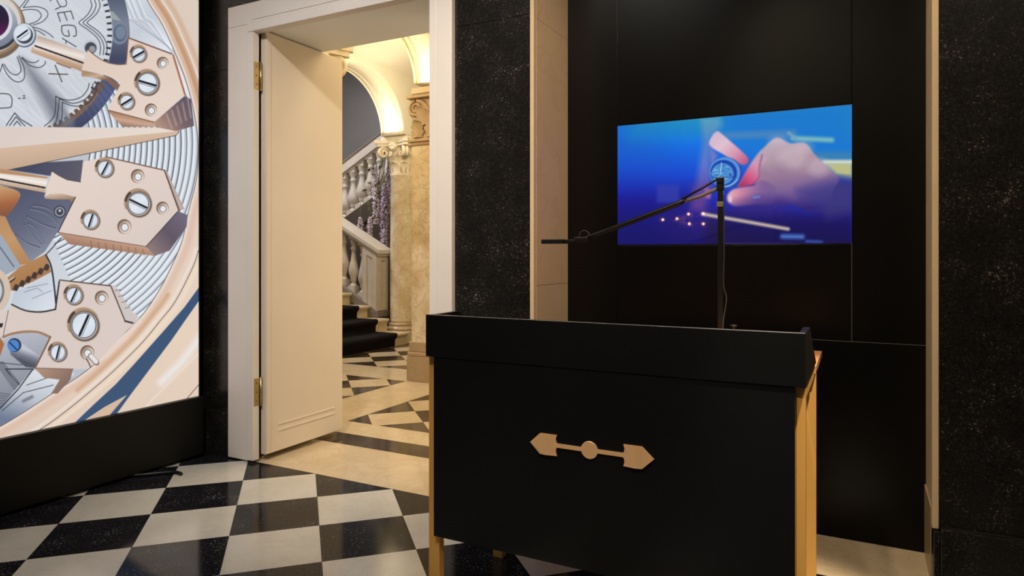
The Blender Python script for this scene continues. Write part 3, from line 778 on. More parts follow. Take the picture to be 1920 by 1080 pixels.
# ---- art of the light box: close view of a watch movement
def T(pts, k, ox=0, oy=0): return [(p[0] / k + ox, p[1] / k + oy) for p in pts]
def paint_watch(c):
    allv = np.arange(len(c.U))
    R1 = RNG.random(4096)
    def brushed(base, ang, amp, f=1.3):
        b = np.array(base, float) / 255.0
        def g(u, v):
            q = (u * math.cos(ang) + v * math.sin(ang)) * f; i = np.floor(q).astype(int) % 4096; fr = q - np.floor(q)
            nz = (R1[i] * (1 - fr) + R1[(i + 1) % 4096] * fr - 0.5) * amp
            return np.clip(b[None, :] + nz[:, None], 0, 1)
        return g
    c.put(allv, np.ones(len(allv)), grad((0, 0), (120, 820), (196, 202, 214), (186, 192, 202), (205, 213, 222), (170, 176, 188)))
    # concentric striping of the plate
    for k in range(30):
        r = 150 + 10.6 * k; an = np.radians(np.arange(-30, 68, 3))
        pts = [(20 + r * math.cos(a), 268 + r * 1.02 * math.sin(a)) for a in an]
        c.line([(p[0] + 4, p[1] + 2) for p in pts], 5.0, (228, 236, 244), 2.5, 0.9)
        c.line(pts, 1.7, (50, 56, 72), 1.2, 0.9 if k < 17 else 0.6)
    # silver facets, top right
    c.poly([(222, -60), (262, -60), (276, 0), (302, 42), (324, 89), (322, 101), (241, 71), (236, 40), (228, 5)], grad((225, 0), (320, 90), (214, 220, 228), (196, 203, 214), (226, 230, 238)))
    for o in (0, 9, 18, 30):
        c.line([(222 + o, -10), (240 + o, 36), (252 + o, 42), (322, 92 + o * 0.2)], 1.6, (150, 160, 176), 2.0, 0.7)
        c.line([(226 + o, -10), (244 + o, 32), (256 + o, 38), (322, 88 + o * 0.2)], 1.6, (240, 244, 250), 2.0, 0.7)
    # drum with blue-grey border
    cx, cy = 15, 62
    c.ell(cx, cy, 228, 222, grad((190, -20), (200, 240), (70, 80, 105), (120, 130, 150), (62, 70, 98), (72, 84, 130), (60, 66, 96)), r_in=0.84)
    c.poly([(190, 20), (212, 22), (228, 40), (205, 35)], (150, 160, 165), 2)
    c.ell(224, 62, 17, 21, (120, 132, 152), 2); c.ell(225, 62, 12, 16, (80, 92, 118), 2); c.ell(226, 61, 10, 13, (132, 146, 168), 3, 0.7)
    c.ell(cx, cy, 196, 194, brushed((206, 211, 220), -0.9, 0.07))
    c.ell(cx, cy, 207, 205, (104, 80, 70), 1.5, 1.0, r_in=0.925, a0=28, a1=86)
    for k in range(40):
        a = math.radians(-44 + k * 3.5); low = k > 22
        r0, r1 = (197, 187) if low else (186, 195); hw = math.radians(1.1 if low else 0.62)
        col = (214, 214, 216) if low else (48, 50, 62)
        w0 = hw * (0.35 if low else 0.8)
        c.poly([(cx + r0 * math.cos(a - w0), cy + r0 * math.sin(a - w0)), (cx + r1 * math.cos(a - hw), cy + r1 * math.sin(a - hw)), (cx + r1 * math.cos(a + hw), cy + r1 * math.sin(a + hw)), (cx + r0 * math.cos(a + w0), cy + r0 * math.sin(a + w0))], col, 1.4)
    c.ell(cx, cy, 206, 204, (120, 96, 84), 1.5, 0.9, r_in=0.965, a0=34, a1=80)
    # brushed shadow streak
    c.poly([(40, 112), (52, 118), (122, 196), (118, 238), (104, 238), (62, 160)], (92, 100, 116), 22, 0.75)
    c.poly([(120, 205), (140, 225), (138, 240), (118, 240)], (110, 116, 130), 10, 0.7)
    for k in range(60):
        x = -10 + k * 3.2
        c.line([(x, 118 + (k * 37) % 30), (x + 60, 118 + (k * 37) % 30 + 75)], 0.6, (150, 156, 168), 0.8, 0.35)
    K = (46, 52, 68)
    Z1 = lambda p: poly_smooth(T(p, 9.816), 5)
    for p in ([(540, 445), (680, 390), (760, 290), (700, 200), (600, 175), (480, 178), (355, 210)], [(610, 460), (780, 400), (880, 280), (840, 180), (700, 125), (560, 125), (430, 140)],
              [(430, 140), (480, 70), (530, 0), (560, -60)], [(330, 180), (400, 100), (475, 0), (500, -60)], [(590, 490), (750, 540), (900, 620), (980, 690)], [(620, 540), (720, 580), (830, 650)]):
        c.line(Z1(p), 1.5, K, 1.0)
    for o in (0, 78, 152):
        c.line(Z1([(1640 + o, -250), (1665 + o, 0), (1690 + o, 100), (1640 + o, 230), (1550 + o * .98, 330), (1455 + o, 410), (1500 + o, 465), (1650 + o, 570), (1790 + o * .8, 700), (1850 + o * .8, 850), (1835 + o * .8, 1010)]), 1.5, K, 1.0)
    for p in ([(1010, -160), (1045, 0), (1110, 110), (1190, 118), (1228, 60), (1195, -20), (1150, -120)],): c.line(Z1(p), 1.7, (60, 62, 72), 1.0)
    for p in ([(1110, 130), (1020, 172)], [(1060, 240), (1305, 205)], [(1060, 240), (1110, 395)], [(1180, 235), (1235, 375)], [(1305, 205), (1355, 350)], [(1145, 705), (1400, 860)], [(1215, 755), (1215, 800)], [(940, 5), (925, 12)]):
        c.line(T(p, 9.816), 1.9, (66, 66, 76), 1.0)
    for p in ([(1140, 475), (1230, 462), (1340, 470), (1385, 500), (1402, 580), (1398, 655), (1350, 665)], [(1140, 475), (1135, 560), (1165, 635), (1210, 660), (1275, 660), (1255, 560)]):
        c.line(Z1(p), 1.9, (66, 66, 76), 1.0)
    Z3 = lambda p, n=5: poly_smooth(T(p, 4.695, 0, 100), n)
    for p in ([(-40, 200), (0, 160), (20, 95)], [(20, 95), (60, 180), (120, 240), (180, 250), (215, 210), (210, 120), (165, 20)], [(35, 95), (80, 160), (130, 190), (170, 175), (185, 130), (150, 30)], [(190, 40), (260, 105), (340, 125), (390, 100), (400, 70)], [(195, 35), (250, 75), (310, 80), (340, 60)],
              [(785, 265), (770, 320), (720, 380), (640, 410), (560, 405), (490, 378)], [(490, 378), (490, 450), (480, 540), (440, 600), (390, 640)], [(820, 265), (800, 350), (740, 410), (640, 440), (522, 400)], [(522, 400), (515, 470), (500, 580), (470, 640)],
              [(850, 265), (840, 350), (770, 440), (660, 465), (548, 430)], [(548, 430), (545, 560), (515, 640)]):
        c.line(Z3(p), 1.6, K, 1.0)
    for p in ([(55, 635), (130, 525), (180, 580), (280, 640)], [(85, 635), (140, 560), (220, 638)], [(120, 635), (150, 598), (182, 635)]): c.line(T(p, 4.695, 0, 100), 1.8, K, 1.0)
    for p in ([(430, 180), (595, 185)], [(485, 105), (545, 250)]): c.line(T(p, 4.695, 0, 100), 2.2, (84, 78, 76), 1.0)
    c.line(T([(500, 85), (620, 130)], 4.695, 0, 100), 2.6, (140, 110, 95), 1.0)
    c.line(Z3([(-60, 355), (40, 355), (85, 365), (105, 400), (102, 455), (80, 478), (-60, 483)]), 1.9, (66, 66, 76), 1.0)
    c.line(T([(160, 397), (182, 397)], 4.695, 0, 100), 1.6, K); c.line(T([(200, 375), (214, 370), (216, 382), (203, 398), (224, 396)], 4.695, 0, 100), 1.3, K)
    c.ell(170, 88, 14, 13, (190, 196, 206)); c.ell(170, 90, 11, 11, (70, 72, 84)); c.ell(173, 92, 6, 6, (150, 152, 160))
    # jewel and its collar
    c.ell(-14, 50, 62, 62, (120, 98, 78)); c.ell(-14, 46, 58, 58, grad((-14, 0), (40, 80), (196, 176, 156), (150, 122, 98))); c.ell(-14, 44, 53, 54, (214, 206, 200))
    c.ell(-14, 56, 48, 40, (60, 56, 66)); c.ell(-14, 46, 47, 44, grad((-14, 0), (20, 80), (214, 214, 222), (160, 166, 182), (118, 126, 146)))
    c.ell(-14, 40, 37, 38, (214, 216, 224)); c.ell(-14, 38, 31, 33, grad((0, 5), (6, 70), (36, 40, 62), (44, 30, 58), (110, 24, 92)))
    # rod of block A
    rod = [(71, 66), (160, 98), (154, 124), (63, 92)]
    c.poly([(60, 88), (156, 122), (153, 134), (58, 98)], grad((100, 100), (94, 122), (212, 178, 148), (170, 130, 100)))
    c.poly(rod, grad((110, 80), (103, 108), (196, 172, 158), (238, 228, 222), (206, 176, 158)))
    c.line([(66, 86), (156, 118)], 3.0, (26, 22, 26))
    c.ell(46, 66, 22, 23, (96, 108, 126)); c.ell(45, 65, 20, 21, (206, 214, 224)); c.ell(46, 66, 16, 16, (64, 74, 90)); c.ell(43, 63, 15, 14, (216, 226, 236)); c.line([(33, 70), (51, 57)], 3.4, (22, 24, 32)); c.line([(37, 74), (55, 61)], 1.0, (60, 66, 80))
    # lower-left movement: grey plate, brown wheel
    c.poly([(0, 348), (30, 352), (90, 362), (110, 368), (141, 372), (128, 402), (108, 435), (84, 472), (56, 492), (30, 470), (0, 420)], grad((30, 360), (90, 490), (78, 84, 112), (98, 104, 128), (142, 148, 164)))
    c.poly([(0, 316), (60, 306), (156, 300), (152, 341), (130, 338), (108, 328), (94, 330)], grad((60, 310), (150, 330), (66, 72, 100), (92, 88, 104)))
    for p in ([(55, 390), (85, 398), (108, 418)], [(50, 405), (80, 420), (104, 428)], [(45, 420), (60, 440), (78, 458)], [(52, 418), (70, 430), (84, 456)], [(30, 440), (50, 455), (74, 464)], [(60, 384), (90, 390), (111, 412)]):
        c.line(poly_smooth(p, 4), 2.4, (66, 72, 96), 2.0, 0.8); c.line(poly_smooth([(q[0] + 1.5, q[1] + 2.5) for q in p], 4), 1.4, (150, 156, 176), 2.0, 0.7)
    c.ell(112, 397, 11.5, 11.5, (60, 62, 78)); c.ell(112, 397, 9, 9, (150, 156, 170)); c.ell(112, 397, 6.5, 6.5, (62, 62, 76)); c.ell(112, 395, 2.5, 2.5, (190, 194, 204))
    BR = grad((0, 350), (60, 540), (176, 128, 84), (198, 150, 100), (168, 116, 70))
    c.poly(poly_smooth([(-40, 345), (0, 348), (36, 360), (32, 380), (12, 405), (-20, 420)], 5, True), grad((0, 350), (10, 415), (206, 160, 110), (170, 100, 60), (120, 76, 60)))
    c.poly([(-20, 400), (10, 406), (22, 432), (58, 492), (30, 500), (-2, 440), (-20, 420)], BR)
    c.poly([(-10, 430), (2, 440), (40, 500), (10, 516), (-10, 500)], (158, 168, 184)); c.line([(-6, 455), (26, 500)], 2, (80, 88, 106), 1.5)
    c.poly([(14, 520), (38, 500), (86, 476), (96, 510), (62, 528), (20, 545)], BR); c.line([(10, 533), (26, 522)], 6, (90, 66, 50)); c.line([(10, 531), (26, 520)], 2, (226, 214, 204))
    for k in range(6):
        x, y = 30 + 11.5 * k, 542 - 7.6 * k
        c.poly([(x - 7, y + 2), (x - 2, y - 9), (x + 3, y - 9), (x + 6, y - 4), (x + 2, y + 4)], (70, 54, 52), 1.5)
    c.line(poly_smooth([(86, 478), (96, 500), (102, 540), (106, 582)], 6), 3.2, (44, 46, 58))
    c.line([(86, 478), (115, 446)], 2, (60, 58, 66))
    c.ell(-16, 545, 36, 44, (212, 190, 172)); c.ell(-16, 545, 24, 32, (120, 116, 116)); c.ell(-16, 545, 20, 26, (196, 202, 210))
    c.poly([(26, 548), (98, 520), (102, 560), (104, 578), (75, 584), (48, 580), (22, 568)], grad((40, 540), (90, 580), (190, 200, 214), (214, 222, 232)))
    for p in ([(45, 548), (70, 540), (80, 548)], [(50, 540), (90, 532)], [(60, 560), (96, 545)]): c.line(p, 1.2, (130, 138, 154))
    # hatched facets at lower left
    c.poly([(0, 640), (38, 621), (94, 630), (64, 692), (30, 740), (0, 770), (-60, 780), (-60, 640)], grad((0, 640), (30, 760), (178, 182, 194), (150, 156, 168), (126, 134, 148)))
    for k in range(6): c.line([(-10 + k * 3, 678), (30 + k * 3, 735 - k)], 1.1, (62, 68, 82))
    for k in range(7): c.line([(-10, 735 + 5 * k), (30, 742 + 4 * k)], 1.1, (62, 68, 82))
    c.line([(-5, 680), (42, 684)], 1.4, (50, 54, 66)); c.line([(10, 692), (60, 692)], 2.2, (50, 54, 66)); c.line([(12, 694), (42, 728)], 1.6, (50, 54, 66))
    c.poly([(0, 764), (60, 694), (140, 700), (110, 735), (0, 800), (-60, 800)], grad((60, 700), (30, 790), (214, 220, 228), (186, 192, 204), (110, 124, 150)))
    c.line([(0, 766), (34, 730), (62, 692)], 2.0, (34, 36, 46)); c.line([(4, 770), (44, 736), (100, 722)], 1.4, (50, 54, 66)); c.line([(50, 722), (90, 708)], 1.4, (60, 64, 76)); c.line([(44, 752), (60, 744)], 6, (120, 130, 140), 4)
    # post with blue screw
    c.poly([(18, 655), (36, 640), (74, 668), (66, 690), (48, 688), (20, 665)], grad((45, 655), (38, 676), (190, 194, 206), (120, 124, 140), (78, 82, 98)))
    c.ell(27, 647, 13, 13, (40, 56, 92)); c.ell(25, 648, 11, 11, (72, 132, 206)); c.line([(18, 642), (31, 655)], 2.6, (26, 48, 96))
    c.poly([(-30, 620), (0, 632), (8, 645), (0, 668), (-30, 680)], (176, 108, 60))
    # bezel
    E1 = [(220, -160), (240, -80), (276, 0), (302, 42), (324, 89), (344, 138), (358, 184), (367, 229), (371, 262), (371, 310), (367, 343), (352, 402), (340, 456), (315, 513), (293, 553), (264, 594), (220, 638), (170, 689), (101, 736), (0, 800), (-120, 860), (-400, 950)]
    E = poly_smooth(E1, 6)
    c.poly(E + [(-400, 1300), (700, 1300), (700, -300), (220, -300)], grad((380, 100), (120, 820), (222, 202, 186), (228, 206, 190), (232, 208, 186), (224, 200, 182)), 1.5)
    def off(d, a=0, b=None):
        q = E[a:b]; out = []
        for i in range(len(q)):
            p0, p1 = np.array(q[max(i - 1, 0)]), np.array(q[min(i + 1, len(q) - 1)]); t = (p1 - p0) / (np.linalg.norm(p1 - p0) + 1e-9)
            out.append(tuple(np.array(q[i]) + np.array((t[1], -t[0])) * d))
        return out
    c.line(off(3), 5, (236, 222, 212), 3, 0.8); c.line(off(14, 0, 56), 14, (196, 146, 108), 9, 0.9); c.line(off(9, 0, 56), 3, (226, 196, 170), 4, 0.8); c.line(off(24, 0, 56), 2, (246, 236, 226), 2, 0.9); c.line(off(32, 0, 60), 9, (206, 166, 134), 8, 0.7)
    c.line(off(0), 1.2, (86, 72, 72), 1.0); c.line(off(12, 60), 12, (222, 186, 166), 10, 0.8)
    L2 = poly_smooth([(372, 470), (362, 500), (330, 563), (300, 602), (267, 642), (225, 684), (189, 717), (140, 758), (94, 793), (40, 828)], 5)
    c.line(L2, 1.3, (96, 82, 82)); c.line([(p[0] - 5, p[1] - 4) for p in L2], 5, (238, 224, 214), 4, 0.8); c.line([(p[0] - 15, p[1] - 10) for p in L2[10:34]], 7, (208, 160, 120), 7, 0.8)
    c.line([(p[0] + 6, p[1] + 5) for p in L2], 8, (238, 220, 196), 6, 0.8)
    c.poly(T([(1215, 70), (1180, 130), (1100, 240), (960, 400), (800, 580), (690, 700), (560, 820), (440, 935), (490, 925), (620, 838), (755, 765), (640, 890), (690, 884), (780, 760), (900, 600), (1020, 440), (1110, 310), (1230, 140)], 3.1775, 0, 500), (56, 84, 122), 1.4)
    c.poly(T([(500, 925), (620, 842), (750, 772), (650, 888)], 3.1775, 0, 500), (214, 184, 152), 1.2)
    c.line(T([(1230, 370), (1180, 440), (1080, 570), (960, 690)], 3.1775, 0, 500), 12, (238, 236, 240), 14, 0.8)
    c.line(T([(1230, 470), (900, 800), (800, 920)], 3.1775, 0, 500), 3, (236, 224, 212), 4, 0.8)
    c.line([(372, 0), (360, -14)], 1.2, (70, 60, 60)); c.line([(372, 722), (350, 748)], 1.5, (120, 96, 90))
    # hand
    c.poly([(-400, 236), (333, 240), (335, 248), (330, 254), (0, 322), (-400, 402)], grad((0, 280), (4, 322), (214, 182, 156), (196, 164, 138)))
    c.poly([(-400, 236), (333, 240), (333, 246), (0, 278), (-400, 318)], grad((0, 240), (330, 244), (220, 204, 196), (232, 218, 206)))
    c.line([(330, 254), (0, 322), (-200, 362)], 1.2, (70, 60, 60)); c.line([(333, 240), (335, 248), (330, 254)], 1.2, (90, 70, 60))
    # second rod
    c.poly([(0, 316), (90, 332), (86, 342), (0, 330)], (190, 140, 100)); c.poly([(-60, 318), (0, 325), (90, 335), (84, 362), (0, 346), (-60, 338)], grad((40, 328), (36, 354), (222, 206, 196), (244, 236, 230), (210, 184, 164), (190, 160, 138)))
    c.line([(-60, 326), (0, 336), (84, 352)], 3.0, (26, 22, 26)); c.line([(0, 346), (84, 362)], 1.2, (90, 72, 60))
    # blocks
    FACE = grad((120, 60), (330, 420), (222, 198, 182), (230, 210, 198), (218, 202, 194))
    A = [(241, 71), (322, 101), (345.6, 180), (289, 229), (201, 205.5), (225.5, 159)] + poly_smooth([(225.5, 159), (209, 146), (180, 136), (153, 131)], 4)[1:] + [(164.6, 92.7)] + poly_smooth([(164.6, 92.7), (181, 106), (200, 116.7), (222, 121), (236.7, 120)], 4)[1:]
    c.poly([(153, 131), (153, 143), (175, 146), (200, 152), (222, 172), (226, 160), (205, 145), (180, 137)], grad((180, 134), (184, 152), (176, 138, 106), (206, 172, 140), (130, 100, 80)))
    c.poly([(201, 205.5), (289, 229), (292, 238), (230, 238), (214, 222)], grad((240, 215), (236, 238), (170, 124, 96), (206, 164, 138), (150, 112, 96)))
    c.poly([(289, 229), (345.6, 180), (358, 186), (364, 236), (330, 246), (292, 238)], grad((300, 235), (355, 190), (176, 140, 124), (120, 98, 104), (96, 84, 100)))
    for k in range(5): c.line([(312 + 10 * k, 214 - 7 * k), (322 + 9 * k, 240 - 5 * k)], 3, (196, 168, 158), 3, 0.6)
    c.poly([(322, 101), (328, 104), (350, 178), (345.6, 180)], (172, 112, 80)); c.line([(328, 104), (350, 178)], 2, (238, 226, 220))
    c.poly(A, FACE); c.line([(241, 71), (322, 101)], 2.6, (120, 84, 66)); c.line([(241, 72), (237, 120)], 1.6, (150, 110, 90)); c.line([(201, 206), (289, 229)], 1.6, (110, 80, 64)); c.line(poly_smooth([(164.6, 92.7), (181, 106), (200, 116.7), (222, 121), (236.7, 120)], 4), 1.8, (120, 88, 76))
    B = [(97.6, 320.7), (83.4, 368)] + poly_smooth([(83.4, 368), (96, 364), (115, 363), (141.6, 369.5)], 4)[1:] + [(108.6, 435.6), (273.8, 462.3), (333.6, 396), (306.8, 319), (198, 294), (155.8, 303.4), (151, 341)] + poly_smooth([(151, 341), (126, 336), (110, 328), (97.6, 320.7)], 4)[1:-1]
    c.poly([(83.4, 366), (84, 372), (100, 374), (130, 374), (137, 382), (141.6, 368), (115, 362)], grad((110, 362), (112, 378), (214, 190, 166), (150, 118, 92)))
    c.poly([(108.6, 435.6), (273.8, 462.3), (290, 480), (130, 458)], grad((190, 448), (186, 468), (196, 152, 128), (164, 120, 96)))
    for k in range(8): c.line([(170 + 14 * k, 452 + 2.3 * k), (172 + 14 * k, 464 + 2.1 * k)], 2, (126, 92, 76), 2.5, 0.6)
    c.poly([(273.8, 462.3), (333.6, 396), (352, 403), (350, 425), (318, 470), (290, 480)], grad((280, 465), (345, 405), (140, 118, 118), (96, 84, 100), (110, 104, 124)))
    c.poly([(306.8, 319), (312, 319), (346, 392), (333.6, 396)], (190, 166, 160)); c.line([(308, 319), (336, 395)], 2.4, (84, 62, 58))
    c.poly(B, FACE); c.line([(198, 294), (306.8, 319)], 2.4, (126, 92, 80)); c.line([(108.6, 435.6), (273.8, 462.3)], 1.4, (120, 90, 76)); c.line([(273.8, 462.3), (333.6, 396)], 1.6, (70, 58, 62)); c.line([(141.6, 369.5), (108.6, 435.6)], 1.8, (50, 44, 50)); c.line([(97.6, 320.7), (110, 329), (126, 337), (151, 341)], 1.6, (70, 60, 66))
    C_ = [(111.7, 525), (207.7, 536), (234.5, 602), (248.6, 608.6), (220, 640), (188.8, 673), (165, 692), (137, 692), (64.5, 690), (94.4, 630.6)] + poly_smooth([(94.4, 630.6), (72.4, 622), (45, 621), (22, 625), (6.3, 631)], 4)[1:] + [(-60, 636), (-60, 578), (15.7, 582), (22, 570.8)] + poly_smooth([(22, 570.8), (47, 582), (75.5, 585), (104, 580)], 4)[1:]
    c.poly([(64.5, 690), (137, 692), (132, 712), (108, 738), (96, 738), (112, 712), (82, 708)], grad((80, 692), (120, 730), (176, 140, 116), (132, 104, 96)))
    c.poly([(207.7, 536), (216, 534), (248, 585), (260, 592), (248.6, 608.6), (234.5, 602)], (206, 196, 194))
    for k in range(4): c.line([(216 + 6 * k, 545 + 11 * k), (226 + 6 * k, 543 + 11 * k)], 1.2, (110, 96, 92))
    c.poly(C_, FACE); c.line([(111.7, 525), (207.7, 536), (234.5, 602)], 2.4, (90, 68, 62)); c.line([(234.5, 602), (250, 606)], 3.5, (70, 58, 60)); c.line(poly_smooth([(22, 570.8), (47, 582), (75.5, 585), (104, 580)], 4) + [(111, 528)], 3.0, (56, 50, 54)); c.line(poly_smooth([(6, 632), (22, 626), (45, 622), (72, 623), (94, 632)], 4), 4.5, (164, 122, 94)); c.line([(94.4, 632), (66, 690)], 3.0, (124, 92, 78)); c.line([(64, 690), (137, 692)], 1.6, (130, 98, 84))
    c.line([(15.7, 582), (6, 630)], 1.2, (90, 70, 62)); c.poly([(-60, 608), (6, 606), (4, 614), (-60, 616)], (52, 40, 38))
    c.poly([(188, 673), (214, 648), (236, 628), (248, 608), (262, 596), (266, 604), (240, 634), (200, 672)], (232, 210, 196), 3, 0.8)
    # screws and holes
    def screw(x, y, r, ang, slot):
        c.ell(x - 1, y - 2, r * 1.34, r * 1.38, (176, 142, 112), 2, 1.0, 0.0, 150, 330)
        c.ell(x - 1, y - 2, r * 1.30, r * 1.34, (72, 56, 50), 1.6, 1.0, 0.80, 185, 235)
        c.ell(x + 1.5, y + 1, r * 1.26, r * 1.30, (150, 128, 112), 1.4, 1.0, 0.0)
        c.ell(x + 1, y + 1, r * 1.18, r * 1.22, (92, 80, 74), 1.4, 1.0, 0.0)
        c.ell(x + 0.5, y + 0.6, r * 1.10, r * 1.13, (190, 178, 170)); c.ell(x, y, r * 1.02, r * 1.05, (84, 86, 96))
        c.ell(x, y, r * 0.94, r * 0.98, grad((x - r, y - r), (x + r, y + r), (206, 216, 228), (222, 232, 242), (200, 212, 226)))
        a = math.radians(ang); dx, dy = math.cos(a) * r * 0.86, math.sin(a) * r * 0.86
        c.line([(x - dx, y - dy), (x + dx, y + dy)], slot, (24, 26, 34)); nx, ny = -math.sin(a) * slot, math.cos(a) * slot
        c.line([(x - dx + nx, y - dy + ny), (x + dx + nx, y + dy + ny)], 1.0, (70, 76, 90))
    def hole(x, y, r):
        c.ell(x, y, r, r * 1.05, (120, 92, 74)); c.ell(x + 1, y + 1.2, r * 0.86, r * 0.92, grad((x - r, y - r), (x + r, y + r), (104, 78, 64), (214, 192, 176), (236, 222, 212)))
        c.ell(x + 1, y + 1.6, r * 0.56, r * 0.6, (100, 88, 86)); c.ell(x + 1, y + 1.6, r * 0.46, r * 0.5, (226, 230, 236))
    screw(260, 102, 12, -30, 4); screw(276.5, 156, 18, 16, 4.2); screw(237.5, 191, 12, -32, 4); hole(305, 118, 11); hole(283, 206, 11.5)
    screw(196.7, 316, 13.5, -62, 3.4); screw(170, 413.5, 13.5, -72, 3.4); screw(259.6, 382, 19.5, 26, 4); hole(258, 330, 12.5); hole(304.6, 390, 11.5); hole(233, 424.6, 13)
    screw(138.5, 554, 14, -66, 3.4); screw(157.4, 610, 23, -66, 4.6); screw(108.6, 661, 13.5, -76, 3.4); hole(190.4, 558, 12.5); hole(163.6, 661, 13)
    c.line([(170, 668), (181, 680)], 11, (150, 128, 120)); c.line([(171, 668), (180, 678)], 8, (226, 226, 228)); c.line([(162, 672), (170, 688)], 2, (70, 60, 60))
    # softer colour, faint grain
    g = c.C.mean(1, keepdims=True); c.C = g + (c.C - g) * 0.90
    c.C += (RNG.random(len(c.U))[:, None] - 0.5) * 0.012

LX = -3.80
lb = empty('light_box', (LX - 0.12, 1.9, 0), 'tall lit poster box with rose gold watch movement print', 'light box')
obj('base', MB().box(LX - 0.26, -3.76, 0.95, 2.926, 0.02, 0.388, 0.002), 'black_base', lb)
obj('housing', MB().box(LX - 0.24, LX - 0.004, 0.96, 2.926, 0.388, 3.38, 0.003), 'black_base', lb)
fr = MB().box(LX - 0.02, LX + 0.006, 2.919, 2.927, 0.39, 3.38).box(LX - 0.02, LX + 0.006, 0.955, 0.963, 0.39, 3.38).box(LX - 0.02, LX + 0.006, 0.963, 2.919, 3.372, 3.38)
obj('edge_frame', fr, 'black_metal', lb)
ys = np.concatenate([np.arange(0.965, 1.77, 0.008), np.linspace(1.772, 2.919, 425)])
zs = np.concatenate([np.linspace(0.376, 2.96, 950), np.arange(2.967, 3.372, 0.009)])
pr_ = sheet('printed_fabric', (LX, 0, 0), (0, 1, 0), (0, 0, 1), ys, zs, paint_watch, 'lit_print', lb)

# short cable end lying on the floor under the light box
tag(obj('power_cable', MB().tube(poly_smooth([(-3.80, 2.44, 0.012), (-3.735, 2.50, 0.010), (-3.68, 2.565, 0.009), (-3.615, 2.615, 0.009), (-3.55, 2.61, 0.010)], 6), 0.011, 8), 'black_metal'), 'short black cable end on the tiles under the light box', 'cable')

